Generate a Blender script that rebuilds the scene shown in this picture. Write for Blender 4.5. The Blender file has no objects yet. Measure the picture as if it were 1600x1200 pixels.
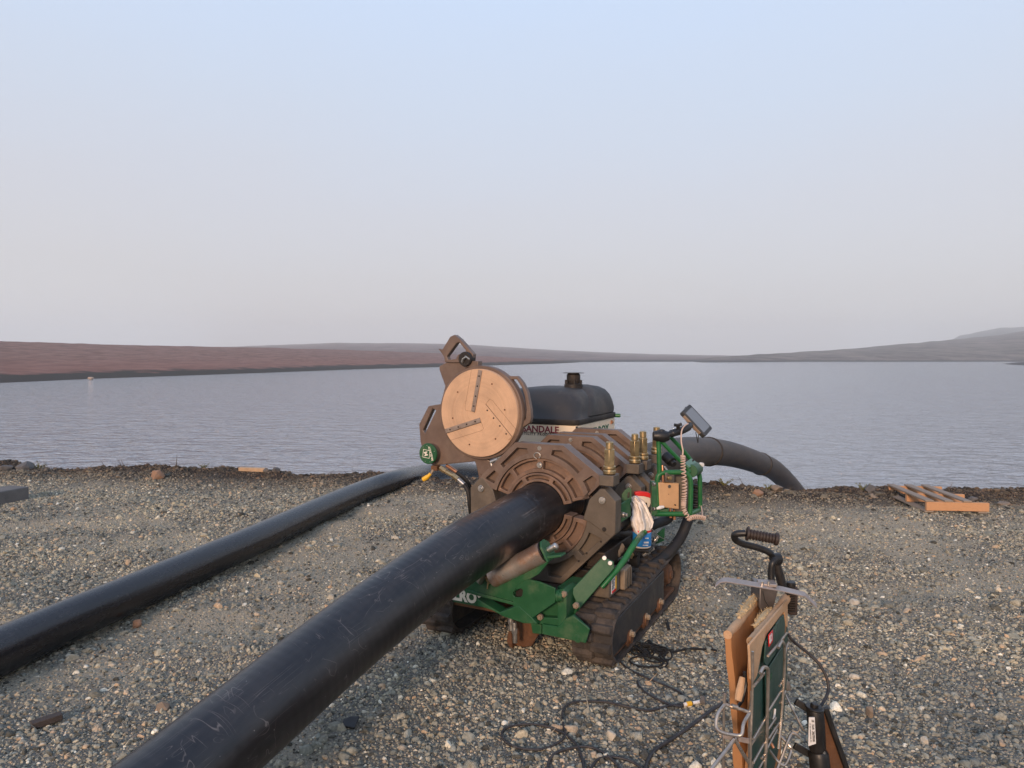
import bpy, bmesh, math, random
import numpy as np
from mathutils import Vector, Matrix, Euler
from mathutils.geometry import tessellate_polygon
from mathutils import noise as mnoise
random.seed(7); rng = np.random.default_rng(7)
scene = bpy.context.scene
COL = scene.collection
R = math.radians

# ---------------------------------------------------------------- camera
F = 1120.0; CAMH = 1.7; PITCH = math.atan(44 / F)
cam_d = bpy.data.cameras.new('camera'); cam = bpy.data.objects.new('camera', cam_d); COL.objects.link(cam)
cam.location = (0, 0, CAMH); cam.rotation_euler = (R(90) - PITCH, 0, 0)
cam_d.sensor_width = 36; cam_d.lens = 36 * F / 1600
cam_d.clip_start = 0.05; cam_d.clip_end = 20000
scene.camera = cam
scene.render.resolution_x = 1024; scene.render.resolution_y = 768

# ---------------------------------------------------------------- world, sun, exposure
SUN_EL = R(16); SUN_AZ = R(198)          # azimuth clockwise from +Y: behind the camera, a little to the left
w = bpy.data.worlds.new('World'); scene.world = w; w.use_nodes = True
nt = w.node_tree; nt.nodes.clear()
out = nt.nodes.new('ShaderNodeOutputWorld'); bg = nt.nodes.new('ShaderNodeBackground')
sky = nt.nodes.new('ShaderNodeTexSky'); sky.sky_type = 'NISHITA'; sky.sun_disc = False
sky.sun_elevation = SUN_EL; sky.sun_rotation = SUN_AZ; sky.dust_density = 3.0; sky.air_density = 1.0
tc = nt.nodes.new('ShaderNodeTexCoord'); sp = nt.nodes.new('ShaderNodeSeparateXYZ')
rp = nt.nodes.new('ShaderNodeValToRGB')
nt.links.new(tc.outputs['Generated'], sp.inputs[0])
ad = nt.nodes.new('ShaderNodeMath'); ad.operation = 'MULTIPLY_ADD'; ad.inputs[1].default_value = 0.012; ad.inputs[2].default_value = 0.0
nt.links.new(sp.outputs['X'], ad.inputs[0])
az = nt.nodes.new('ShaderNodeMath'); az.operation = 'ADD'
nt.links.new(sp.outputs['Z'], az.inputs[0]); nt.links.new(ad.outputs[0], az.inputs[1])
wn = nt.nodes.new('ShaderNodeTexNoise'); wn.inputs['Scale'].default_value = 2.2; wn.inputs['Detail'].default_value = 3
wmap = nt.nodes.new('ShaderNodeMapping'); wmap.inputs['Scale'].default_value = (1, 1, 3.0)
nt.links.new(tc.outputs['Generated'], wmap.inputs[0]); nt.links.new(wmap.outputs[0], wn.inputs['Vector'])
wj = nt.nodes.new('ShaderNodeMath'); wj.operation = 'MULTIPLY_ADD'; wj.inputs[1].default_value = 0.09; wj.inputs[2].default_value = -0.045
nt.links.new(wn.outputs['Fac'], wj.inputs[0])
az2 = nt.nodes.new('ShaderNodeMath'); az2.operation = 'ADD'
nt.links.new(az.outputs[0], az2.inputs[0]); nt.links.new(wj.outputs[0], az2.inputs[1])
nt.links.new(az2.outputs[0], rp.inputs[0])
SKY = [(0.0, (.65, .632, .64)), (0.10, (.60, .588, .612)), (0.2, (.585, .60, .665)), (0.32, (.565, .635, .76)),
       (0.46, (.55, .67, .87)), (0.7, (.46, .58, .82)), (1.0, (.36, .48, .74))]
cr = rp.color_ramp
cr.elements[0].position = SKY[0][0]; cr.elements[0].color = (*SKY[0][1], 1)
cr.elements[1].position = SKY[-1][0]; cr.elements[1].color = (*SKY[-1][1], 1)
for p, c in SKY[1:-1]:
    e = cr.elements.new(p); e.color = (*c, 1)
sm = nt.nodes.new('ShaderNodeVectorMath'); sm.operation = 'SCALE'; sm.inputs['Scale'].default_value = 0.1 * 0.12
nt.links.new(sky.outputs[0], sm.inputs[0])
rs = nt.nodes.new('ShaderNodeVectorMath'); rs.operation = 'SCALE'; rs.inputs['Scale'].default_value = 0.92
nt.links.new(rp.outputs[0], rs.inputs[0])
sa = nt.nodes.new('ShaderNodeVectorMath'); sa.operation = 'ADD'
nt.links.new(sm.outputs[0], sa.inputs[0]); nt.links.new(rs.outputs[0], sa.inputs[1])
nt.links.new(sa.outputs[0], bg.inputs['Color']); bg.inputs['Strength'].default_value = 1.0
nt.links.new(bg.outputs[0], out.inputs[0])
sd = bpy.data.lights.new('sun', 'SUN'); sd.energy = 2.5; sd.angle = R(9); sd.color = (1.0, .68, .46)
so = bpy.data.objects.new('sun', sd); COL.objects.link(so)
sdir = Vector((math.sin(SUN_AZ) * math.cos(SUN_EL), math.cos(SUN_AZ) * math.cos(SUN_EL), math.sin(SUN_EL)))
so.rotation_euler = sdir.to_track_quat('Z', 'Y').to_euler()
scene.view_settings.view_transform = 'Standard'; scene.view_settings.look = 'None'
scene.view_settings.exposure = 0.26; scene.view_settings.gamma = 1.0
scene.cycles.volume_bounces = 4

# ---------------------------------------------------------------- picture measuring helpers (survey of the photograph)
_cp, _sp = math.cos(PITCH), math.sin(PITCH)
C0 = Vector((0, 0, CAMH))
MO = Vector((0.07, 4.09, 0)); MA = Vector((.46, .888, 0)).normalized(); MR = Vector((MA.y, -MA.x, 0))
MROT = math.atan2(MR.y, MR.x)
def ray(x, y):
    a = (x - 800) / F; b = -(y - 600) / F
    return Vector((a, _cp + b * _sp, -_sp + b * _cp))
def at(x, y, Y):
    d = ray(x, y); return C0 + d * (Y / d.y)
def gnd(x, y, z=0.0):
    d = ray(x, y); return C0 + d * ((z - CAMH) / d.z)
def loc(p):
    d = p - MO; return Vector((d.dot(MR), d.dot(MA), p.z))
def lu(x, y, u):
    d = ray(x, y); return loc(C0 + d * ((u - (C0 - MO).dot(MA)) / d.dot(MA)))
def lv(x, y, v):
    d = ray(x, y); return loc(C0 + d * ((v - (C0 - MO).dot(MR)) / d.dot(MR)))
def la(x, y, Y): return loc(at(x, y, Y))
def L2W(v, u, z): return MO + MR * v + MA * u + Vector((0, 0, z))

# ---------------------------------------------------------------- materials
MATS = {}
def mat(name, base, rough=.5, metal=0.0, var=.25, scale=12, dirt=None, dirt_amt=.5, dirt_scale=6, bump=.0, bump_scale=60, spec=.5,
        coat=0.0, stretch=(1, 1, 1), rvar=.15, dthr=(.5, .66)):
    m = bpy.data.materials.new(name); m.use_nodes = True
    n = m.node_tree; b = n.nodes['Principled BSDF']; k = n.links
    t = n.nodes.new('ShaderNodeTexCoord'); mp = n.nodes.new('ShaderNodeMapping'); mp.inputs['Scale'].default_value = stretch
    k.new(t.outputs['Object'], mp.inputs[0])
    n1 = n.nodes.new('ShaderNodeTexNoise'); n1.inputs['Scale'].default_value = scale; n1.inputs['Detail'].default_value = 6
    n1.inputs['Roughness'].default_value = .65
    k.new(mp.outputs[0], n1.inputs['Vector'])
    r1 = n.nodes.new('ShaderNodeMapRange'); r1.inputs[1].default_value = .25; r1.inputs[2].default_value = .75
    r1.inputs[3].default_value = 1 - var; r1.inputs[4].default_value = 1 + var
    k.new(n1.outputs['Fac'], r1.inputs[0])
    vm = n.nodes.new('ShaderNodeVectorMath'); vm.operation = 'SCALE'; vm.inputs[0].default_value = base
    k.new(r1.outputs[0], vm.inputs['Scale'])
    col = vm.outputs[0]
    if dirt:
        n2 = n.nodes.new('ShaderNodeTexNoise'); n2.inputs['Scale'].default_value = dirt_scale; n2.inputs['Detail'].default_value = 9
        n2.inputs['Roughness'].default_value = .72
        k.new(mp.outputs[0], n2.inputs['Vector'])
        r2 = n.nodes.new('ShaderNodeMapRange'); r2.inputs[1].default_value = dthr[0]; r2.inputs[2].default_value = dthr[1]
        r2.inputs[3].default_value = 0; r2.inputs[4].default_value = dirt_amt
        k.new(n2.outputs['Fac'], r2.inputs[0])
        mx = n.nodes.new('ShaderNodeMix'); mx.data_type = 'RGBA'
        k.new(r2.outputs[0], mx.inputs['Factor']); k.new(col, mx.inputs['A']); mx.inputs['B'].default_value = (*dirt, 1)
        col = mx.outputs['Result']
    k.new(col, b.inputs['Base Color'])
    rr = n.nodes.new('ShaderNodeMapRange'); rr.inputs[1].default_value = .3; rr.inputs[2].default_value = .7
    rr.inputs[3].default_value = max(.03, rough - rvar * .5); rr.inputs[4].default_value = min(1, rough + rvar)
    k.new(n1.outputs['Fac'], rr.inputs[0]); k.new(rr.outputs[0], b.inputs['Roughness'])
    b.inputs['Metallic'].default_value = metal; b.inputs['Specular IOR Level'].default_value = spec
    b.inputs['Coat Weight'].default_value = coat
    if bump:
        n3 = n.nodes.new('ShaderNodeTexNoise'); n3.inputs['Scale'].default_value = bump_scale; n3.inputs['Detail'].default_value = 5
        k.new(mp.outputs[0], n3.inputs['Vector'])
        bp = n.nodes.new('ShaderNodeBump'); bp.inputs['Strength'].default_value = bump; bp.inputs['Distance'].default_value = .01
        k.new(n3.outputs['Fac'], bp.inputs['Height']); k.new(bp.outputs[0], b.inputs['Normal'])
    MATS[name] = m
    return m
casting = mat('brown_casting', (.145, .098, .075), .40, .1, .2, 9, (.22, .16, .12), .5, 5, .1, 120)
casting_edge = casting
insert_m = mat('copper_brown_insert', (.165, .105, .075), .45, .15, .3, 14, (.33, .19, .12), .5, 10, .12, 120)
casting_dull = mat('grey_brown_plate', (.115, .092, .070), .55, .2, .25, 8, (.20, .155, .11), .6, 4, .12, 100)
green = mat('machine_green_paint', (.008, .080, .026), .48, 0, .2, 10, (.10, .13, .07), .55, 5, .05, 80, coat=.03)
green_tube = mat('bright_green_tube', (.012, .12, .03), .35, 0, .2, 20, (.05, .12, .05), .4, 12)
green_pale = mat('pale_green_plate', (.10, .22, .15), .4, 0, .15, 20)
alu_face = mat('machined_aluminium', (.60, .38, .235), .45, .2, .10, 10, (.44, .28, .18), .5, 3, .03, 200)
def add_rings(m, c):
    """faint turned rings round c (local x, z) as the facing tool leaves them"""
    n = m.node_tree; k = n.links; b = n.nodes['Principled BSDF']; src = b.inputs['Base Color'].links[0].from_socket
    t = n.nodes.new('ShaderNodeTexCoord'); vs = n.nodes.new('ShaderNodeVectorMath'); vs.operation = 'SUBTRACT'; vs.inputs[1].default_value = (c[0], 0, c[1]); k.new(t.outputs['Object'], vs.inputs[0])
    vm = n.nodes.new('ShaderNodeVectorMath'); vm.operation = 'MULTIPLY'; vm.inputs[1].default_value = (1, 0, 1); k.new(vs.outputs[0], vm.inputs[0])
    ln = n.nodes.new('ShaderNodeVectorMath'); ln.operation = 'LENGTH'; k.new(vm.outputs[0], ln.inputs[0])
    nz = n.nodes.new('ShaderNodeTexNoise'); nz.noise_dimensions = '1D'; nz.inputs['Scale'].default_value = 70; nz.inputs['Detail'].default_value = 4; k.new(ln.outputs['Value'], nz.inputs['W'])
    r = n.nodes.new('ShaderNodeMapRange'); r.inputs[1].default_value = .3; r.inputs[2].default_value = .7; r.inputs[3].default_value = .965; r.inputs[4].default_value = 1.035; k.new(nz.outputs['Fac'], r.inputs[0])
    s2 = n.nodes.new('ShaderNodeVectorMath'); s2.operation = 'SCALE'; k.new(src, s2.inputs[0]); k.new(r.outputs[0], s2.inputs['Scale']); k.new(s2.outputs[0], b.inputs['Base Color'])
add_rings(alu_face, (-.563, 1.321))
blade_m = mat('blade_steel', (.36, .28, .23), .38, .6, .2, 30, (.2, .12, .08), .6, 14)
steel = mat('bright_steel', (.55, .52, .48), .3, .9, .15, 25, (.25, .18, .12), .4, 20)
roller_m = mat('worn_roller_steel', (.60, .56, .51), .34, .75, .15, 20, (.30, .13, .055), .8, 5, .03, 90, dthr=(.40, .6))
brass = mat('zinc_yellow_brass', (.46, .34, .18), .33, .85, .22, 30, (.25, .17, .08), .5, 22)
dark_iron = mat('dark_oily_iron', (.025, .02, .017), .5, .3, .3, 14, (.07, .045, .03), .6, 7, .1, 70)
hood_m = mat('black_hood_plastic', (.028, .026, .025), .55, 0, .2, 5, (.10, .08, .062), .6, 2.6, .06, 300)
cream = mat('cream_panel_paint', (.74, .62, .46), .45, 0, .06, 8, (.45, .34, .22), .4, 5)
rubber = mat('track_rubber', (.036, .030, .026), .85, 0, .3, 14, (.13, .10, .078), .7, 7, .4, 70, dthr=(.45, .66))
frame_black = mat('black_side_frame', (.022, .022, .024), .45, .1, .25, 12, (.12, .095, .07), .6, 5, .05, 60)
rust = mat('rusty_brown_steel', (.12, .055, .026), .75, .2, .35, 16, (.25, .11, .045), .7, 9, .25, 70)
hose_m = mat('black_rubber_hose', (.008, .0075, .0075), .6, 0, .2, 20, (.05, .04, .03), .4, 10)
blackp = mat('black_plastic', (.010, .0095, .0095), .42, 0, .2, 20, (.05, .04, .035), .4, 15)
plast_dark = mat('dark_brown_rubber_grip', (.035, .022, .017), .6, 0, .2, 20)
manifold_m = mat('tan_manifold_block', (.62, .37, .19), .5, .15, .12, 20, (.36, .22, .12), .4, 10)
valve_m = mat('grey_valve_block', (.16, .14, .12), .45, .6, .2, 20)
copper = mat('copper_fitting', (.48, .24, .14), .35, .8, .2, 30)
wood = mat('pallet_wood', (.56, .30, .15), .75, 0, .25, 9, (.28, .13, .055), .6, 9, .3, 60, stretch=(1, 12, 12))
wood_grey = mat('weathered_pallet_top', (.30, .235, .18), .8, 0, .25, 9, (.12, .09, .07), .6, 9, .3, 60, stretch=(1, 12, 12))
plank_m = mat('pale_plank_wood', (.46, .31, .19), .8, 0, .2, 12, (.25, .16, .1), .5, 9, .2, 60)
beam_m = mat('grey_beam', (.14, .132, .125), .85, 0, .2, 14, (.07, .068, .065), .6, 7, .3, 70)
white_m = mat('white_rag_cloth', (.84, .79, .75), .9, 0, .05, 6, (.62, .47, .38), .5, 5, .2, 40)
red_m = mat('red_plastic', (.62, .02, .02), .35, 0, .06, 10)
bottle_m = mat('cream_bottle_plastic', (.66, .60, .52), .35, 0, .05, 10)
blue_m = mat('blue_label', (.02, .20, .52), .4, 0, .1, 10)
yellow_m = mat('yellow_plastic', (.75, .42, .02), .4, 0, .1, 10)
white_p = mat('white_plastic', (.75, .72, .68), .4, 0, .05, 10)
label_m = mat('white_label', (.70, .70, .70), .5, 0, .06, 20, (.4, .38, .36), .3, 20)
ink = mat('black_ink', (.02, .02, .02), .6, 0, .1, 20)
maroon = mat('maroon_lettering', (.20, .02, .03), .5, 0, .1, 20)
cream_ink = mat('cream_lettering', (.80, .74, .62), .5, 0, .1, 20)
green_ink = mat('dark_green_lettering', (.02, .10, .05), .5, 0, .1, 20)
leather = mat('tan_leather_edge', (.40, .19, .075), .7, 0, .2, 8, (.26, .11, .04), .65, 5, .25, 50, stretch=(1, 1, .35))
leather_pale = mat('pale_tan_rolled_edge', (.54, .34, .19), .75, 0, .18, 14, (.33, .18, .09), .55, 14, .35, 60)
fluff = mat('frayed_insulation', (.56, .42, .24), .95, 0, .3, 30, (.38, .25, .12), .5, 20, .8, 60)
bag_green = mat('dark_green_vinyl', (.012, .055, .043), .42, 0, .2, 6, (.04, .09, .07), .5, 4, .35, 14)
wire_m = mat('chromed_wire', (.48, .42, .36), .3, .85, .2, 30, (.25, .16, .10), .5, 16)
bar_m = mat('dull_steel_bar', (.42, .36, .33), .45, .6, .15, 20, (.2, .14, .1), .5, 10)
plate_m = mat('heater_plate_metal', (.15, .135, .13), .4, .5, .2, 14, (.3, .22, .18), .4, 7)
screen_m = mat('tablet_screen_glass', (.16, .175, .19), .12, 0, .05, 5, spec=.8)
tabbody = mat('grey_tablet_case', (.035, .034, .033), .5, 0, .1, 10)
tabside = mat('sunlit_tablet_side', (.28, .20, .14), .5, 0, .1, 10)  # warm sunlight on the tablet's left edge, put into the colour
coil_m = mat('pink_beige_coil_cable', (.58, .42, .33), .5, 0, .1, 10)
cable_m = mat('grey_black_cable', (.026, .024, .026), .55, 0, .2, 20, (.10, .085, .07), .5, 20)
tan_box = mat('tan_dusty_metal', (.26, .20, .14), .6, .2, .2, 14, (.4, .3, .2), .5, 9)
battery_m = mat('brown_grey_box', (.10, .08, .06), .6, .1, .2, 14, (.22, .17, .12), .5, 9)
leaf_m = mat('bank_leaf', (.13, .12, .025), .7, 0, .35, 20)
soot = mat('dark_web_strap', (.006, .006, .006), .8, 0, .3, 30)

# pipe plastic: scratches and dust
def pipe_mat(name, base, rough, dust, dust_amt, scratch=.5, bandbump=0.0, sscale=9):
    m = bpy.data.materials.new(name); m.use_nodes = True
    n = m.node_tree; k = n.links; b = n.nodes['Principled BSDF']
    uv = n.nodes.new('ShaderNodeUVMap')            # u: metres round, v: metres along
    t = n.nodes.new('ShaderNodeTexCoord')
    n1 = n.nodes.new('ShaderNodeTexNoise'); n1.inputs['Scale'].default_value = 2.2; n1.inputs['Detail'].default_value = 10; n1.inputs['Roughness'].default_value = .7
    mp0 = n.nodes.new('ShaderNodeMapping'); mp0.inputs['Scale'].default_value = (5, 1, 1)
    k.new(uv.outputs[0], mp0.inputs[0]); k.new(mp0.outputs[0], n1.inputs['Vector'])
    r1 = n.nodes.new('ShaderNodeMapRange'); r1.inputs[1].default_value = .42; r1.inputs[2].default_value = .75; r1.inputs[4].default_value = dust_amt
    k.new(n1.outputs['Fac'], r1.inputs[0])
    mx = n.nodes.new('ShaderNodeMix'); mx.data_type = 'RGBA'; mx.inputs['A'].default_value = (*base, 1); mx.inputs['B'].default_value = (*dust, 1)
    k.new(r1.outputs[0], mx.inputs['Factor'])
    col = mx.outputs['Result']; prev = None
    # scratches: thin iso-lines of a stretched, warped noise, kept only in patches
    for i, (sc, rot, off, wd) in enumerate([((3, 16, 1), .5, 0, .007), ((14, 2.2, 1), -.12, 5, .006), ((7, 9, 1), 1.0, 11, .006), ((26, 1.1, 1), .03, 17, .008)]):
        mp = n.nodes.new('ShaderNodeMapping'); mp.inputs['Scale'].default_value = sc; mp.inputs['Rotation'].default_value = (0, 0, rot); mp.inputs['Location'].default_value = (off, off * 1.7, 0)
        k.new(uv.outputs[0], mp.inputs[0])
        ns = n.nodes.new('ShaderNodeTexNoise'); ns.inputs['Scale'].default_value = 1.0; ns.inputs['Detail'].default_value = 2; ns.inputs['Distortion'].default_value = .5
        k.new(mp.outputs[0], ns.inputs['Vector'])
        a1 = n.nodes.new('ShaderNodeMath'); a1.operation = 'SUBTRACT'; a1.inputs[1].default_value = .5; k.new(ns.outputs['Fac'], a1.inputs[0])
        a2 = n.nodes.new('ShaderNodeMath'); a2.operation = 'ABSOLUTE'; k.new(a1.outputs[0], a2.inputs[0])
        a3 = n.nodes.new('ShaderNodeMapRange'); a3.inputs[1].default_value = wd; a3.inputs[2].default_value = 0; a3.inputs[3].default_value = 0; a3.inputs[4].default_value = 1
        k.new(a2.outputs[0], a3.inputs[0])
        pm = n.nodes.new('ShaderNodeTexNoise'); pm.inputs['Scale'].default_value = 5.5; pm.inputs['Detail'].default_value = 5
        mpp = n.nodes.new('ShaderNodeMapping'); mpp.inputs['Location'].default_value = (off * 3, off, i * 7); k.new(uv.outputs[0], mpp.inputs[0]); k.new(mpp.outputs[0], pm.inputs['Vector'])
        pr = n.nodes.new('ShaderNodeMapRange'); pr.inputs[1].default_value = .54; pr.inputs[2].default_value = .62; k.new(pm.outputs['Fac'], pr.inputs[0])
        mu = n.nodes.new('ShaderNodeMath'); mu.operation = 'MULTIPLY'; k.new(a3.outputs[0], mu.inputs[0]); k.new(pr.outputs[0], mu.inputs[1])
        if prev is None: prev = mu.outputs[0]
        else:
            mm = n.nodes.new('ShaderNodeMath'); mm.operation = 'MAXIMUM'; k.new(prev, mm.inputs[0]); k.new(mu.outputs[0], mm.inputs[1]); prev = mm.outputs[0]
    ms = n.nodes.new('ShaderNodeMath'); ms.operation = 'MULTIPLY'; ms.inputs[1].default_value = scratch; k.new(prev, ms.inputs[0])
    mx2 = n.nodes.new('ShaderNodeMix'); mx2.data_type = 'RGBA'; k.new(ms.outputs[0], mx2.inputs['Factor']); k.new(col, mx2.inputs['A']); mx2.inputs['B'].default_value = (.22, .20, .19, 1)
    # small pale specks
    vo = n.nodes.new('ShaderNodeTexVoronoi'); vo.inputs['Scale'].default_value = 22; k.new(uv.outputs[0], vo.inputs['Vector'])
    vr = n.nodes.new('ShaderNodeMapRange'); vr.inputs[1].default_value = .06; vr.inputs[2].default_value = .02; vr.inputs[3].default_value = 0; vr.inputs[4].default_value = .6
    k.new(vo.outputs['Distance'], vr.inputs[0])
    mx3 = n.nodes.new('ShaderNodeMix'); mx3.data_type = 'RGBA'; k.new(vr.outputs[0], mx3.inputs['Factor']); k.new(mx2.outputs['Result'], mx3.inputs['A']); mx3.inputs['B'].default_value = (.3, .29, .28, 1)
    k.new(mx3.outputs['Result'], b.inputs['Base Color'])
    rr = n.nodes.new('ShaderNodeMapRange'); rr.inputs[3].default_value = rough - .10; rr.inputs[4].default_value = rough + .14
    k.new(n1.outputs['Fac'], rr.inputs[0]); k.new(rr.outputs[0], b.inputs['Roughness'])
    # extrusion ripple
    wv = n.nodes.new('ShaderNodeTexWave'); wv.wave_type = 'BANDS'; wv.bands_direction = 'Y'; wv.inputs['Scale'].default_value = 7; wv.inputs['Distortion'].default_value = 2; b.inputs['Specular IOR Level'].default_value = .55
    k.new(uv.outputs[0], wv.inputs['Vector'])
    bp = n.nodes.new('ShaderNodeBump'); bp.inputs['Strength'].default_value = .12 + bandbump; bp.inputs['Distance'].default_value = .004
    k.new(wv.outputs['Fac'], bp.inputs['Height'])
    bp2 = n.nodes.new('ShaderNodeBump'); bp2.inputs['Strength'].default_value = .25; bp2.inputs['Distance'].default_value = .004
    k.new(n1.outputs['Fac'], bp2.inputs['Height']); k.new(bp.outputs[0], bp2.inputs['Normal']); k.new(bp2.outputs[0], b.inputs['Normal'])
    return m
pipe_black = pipe_mat('black_polyethylene', (.007, .007, .009), .32, (.05, .046, .044), .55, .55)
pipe_black2 = pipe_mat('black_polyethylene_clean', (.006, .006, .009), .25, (.03, .027, .026), .3, .12, -.07)
pipe_dusty = pipe_mat('dusty_brown_polyethylene', (.045, .034, .027), .6, (.13, .095, .07), .85, .3, -.05)

# ---------------------------------------------------------------- mesh helpers
class MB:
    def __init__(s): s.v = []; s.f = []; s.uv = None
    def add(s, vs, fs):
        o = len(s.v); s.v += [tuple(p) for p in vs]; s.f += [tuple(i + o for i in f) for f in fs]; return s
    def box(s, c, d, rot=None):
        c = Vector(c); h = Vector(d) / 2; vs = []
        for sx in (-1, 1):
            for sy in (-1, 1):
                for sz in (-1, 1):
                    p = Vector((sx * h.x, sy * h.y, sz * h.z))
                    if rot is not None: p = rot @ p
                    vs.append(c + p)
        return s.add(vs, [(0, 1, 3, 2), (4, 6, 7, 5), (0, 4, 5, 1), (2, 3, 7, 6), (0, 2, 6, 4), (1, 5, 7, 3)])
    def cyl(s, a, b, r, r2=None, n=20, caps=True):
        a = Vector(a); b = Vector(b); r2 = r if r2 is None else r2
        z = (b - a).normalized(); x = z.orthogonal().normalized(); y = z.cross(x); vs = []
        for p, q in ((a, r), (b, r2)):
            for i in range(n):
                t = 2 * math.pi * i / n; vs.append(p + (x * math.cos(t) + y * math.sin(t)) * q)
        fs = [(i, (i + 1) % n, n + (i + 1) % n, n + i) for i in range(n)]
        if caps: fs += [tuple(range(n - 1, -1, -1)), tuple(range(n, 2 * n))]
        return s.add(vs, fs)
    def tube(s, pts, r, n=10, closed=False, caps=True):
        pts = [Vector(p) for p in pts]; m = len(pts); vs = []
        rad = r if isinstance(r, (list, tuple)) else [r] * m
        nrm = None
        for i in range(m):
            if closed: t = (pts[(i + 1) % m] - pts[i - 1])
            else: t = pts[min(i + 1, m - 1)] - pts[max(i - 1, 0)]
            t.normalize()
            if nrm is None: nrm = t.orthogonal().normalized()
            nrm = (nrm - t * nrm.dot(t)).normalized(); bn = t.cross(nrm)
            for j in range(n):
                a = 2 * math.pi * j / n; vs.append(pts[i] + (nrm * math.cos(a) + bn * math.sin(a)) * rad[i])
        fs = []
        for i in range(m if closed else m - 1):
            i2 = (i + 1) % m
            for j in range(n):
                j2 = (j + 1) % n; fs.append((i * n + j, i * n + j2, i2 * n + j2, i2 * n + j))
        if not closed and caps: fs += [tuple(range(n - 1, -1, -1)), tuple(range((m - 1) * n, m * n))]
        return s.add(vs, fs)
    def prism(s, loop, ex, ey, ez, o, t0, t1, holes=()):
        """loop of 2-D points in the plane (ex, ey) at o, extruded along ez from t0 to t1, with holes"""
        loops = [list(loop)] + [list(h) for h in holes]
        ex, ey, ez, o = Vector(ex), Vector(ey), Vector(ez), Vector(o)
        fl = [p for l in loops for p in l]; N = len(fl)
        if holes:                                              # scan-fill between the outline and the holes
            b = bmesh.new(); bv = [b.verts.new((p[0], p[1], 0)) for p in fl]; be = []; k = 0
            for l in loops:
                for i in range(len(l)): be.append(b.edges.new((bv[k + i], bv[k + (i + 1) % len(l)])))
                k += len(l)
            b.verts.index_update(); bmesh.ops.triangle_fill(b, edges=be, use_beauty=True, use_dissolve=False, normal=(0, 0, 1))
            bmesh.ops.dissolve_limit(b, angle_limit=.01, verts=[], edges=[e for e in b.edges if len(e.link_faces) == 2])
            b.verts.index_update(); tri = [tuple(v.index for v in f.verts) for f in b.faces]; b.free()
        else: tri = [tuple(range(N))]
        vs = [o + ex * p[0] + ey * p[1] + ez * t0 for p in fl] + [o + ex * p[0] + ey * p[1] + ez * t1 for p in fl]
        fs = [tuple(f) for f in tri] + [tuple(i + N for i in reversed(f)) for f in tri]
        k = 0
        for l in loops:
            m = len(l)
            for i in range(m): fs.append((k + i, k + (i + 1) % m, N + k + (i + 1) % m, N + k + i))
            k += m
        return s.add(vs, fs)
    def plate(s, loop, u0, u1, holes=()):                 # upright plate across the machine: (v, w) outline
        return s.prism(loop, (1, 0, 0), (0, 0, 1), (0, 1, 0), (0, 0, 0), u0, u1, holes)
    def side(s, loop, v0, v1, holes=()):                  # upright plate along the machine: (u, w) outline
        return s.prism(loop, (0, 1, 0), (0, 0, 1), (1, 0, 0), (0, 0, 0), v0, v1, holes)
    def lathe(s, a, z, prof, n=24):
        a = Vector(a); z = Vector(z).normalized(); x = z.orthogonal().normalized(); y = z.cross(x); vs = []; m = len(prof)
        for (r, h) in prof:
            for i in range(n):
                t = 2 * math.pi * i / n; vs.append(a + z * h + (x * math.cos(t) + y * math.sin(t)) * max(r, 1e-4))
        fs = [(i * n + j, i * n + (j + 1) % n, (i + 1) * n + (j + 1) % n, (i + 1) * n + j) for i in range(m - 1) for j in range(n)]
        fs += [tuple(range(n - 1, -1, -1)), tuple(range((m - 1) * n, m * n))]
        return s.add(vs, fs)
    def build(s, name, m, parent=None, bevel=0, seg=2, sub=0, ang=35, flat=False):
        me = bpy.data.meshes.new(name); me.from_pydata(s.v, [], s.f); me.update()
        bm = bmesh.new(); bm.from_mesh(me); bmesh.ops.recalc_face_normals(bm, faces=bm.faces)
        bm.to_mesh(me); bm.free()
        ob = bpy.data.objects.new(name, me); COL.objects.link(ob)
        me.materials.append(m)
        if not flat:
            me.polygons.foreach_set('use_smooth', [True] * len(me.polygons)); me.set_sharp_from_angle(angle=R(ang))
        if parent: ob.parent = parent
        if sub:
            q = ob.modifiers.new('sub', 'SUBSURF'); q.levels = sub; q.render_levels = sub
        if bevel:
            q = ob.modifiers.new('bevel', 'BEVEL'); q.width = bevel; q.segments = seg; q.limit_method = 'ANGLE'; q.angle_limit = R(40)
            q.harden_normals = False
        return ob
def tag(o, label=None, cat=None, group=None, kind=None):
    if label: o['label'] = label
    if cat: o['category'] = cat
    if group: o['group'] = group
    if kind: o['kind'] = kind
    return o
def empty(name, p, rz=0, label=None, cat=None, group=None):
    o = bpy.data.objects.new(name, None); COL.objects.link(o); o.location = p; o.rotation_euler = (0, 0, rz); o.empty_display_size = .1
    return tag(o, label, cat, group)
def smooth_path(pts, n=8, closed=False):
    pts = [Vector(p) for p in pts]; m = len(pts); o = []
    rngs = range(m if closed else m - 1)
    for i in rngs:
        if closed: p0, p1, p2, p3 = pts[i - 1], pts[i], pts[(i + 1) % m], pts[(i + 2) % m]
        else: p0, p1, p2, p3 = pts[max(i - 1, 0)], pts[i], pts[i + 1], pts[min(i + 2, m - 1)]
        for k in range(n):
            t = k / n
            o.append(.5 * ((2 * p1) + (p2 - p0) * t + (2 * p0 - 5 * p1 + 4 * p2 - p3) * t * t + (3 * p1 - p0 - 3 * p2 + p3) * t ** 3))
    if not closed: o.append(pts[-1])
    return o
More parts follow.
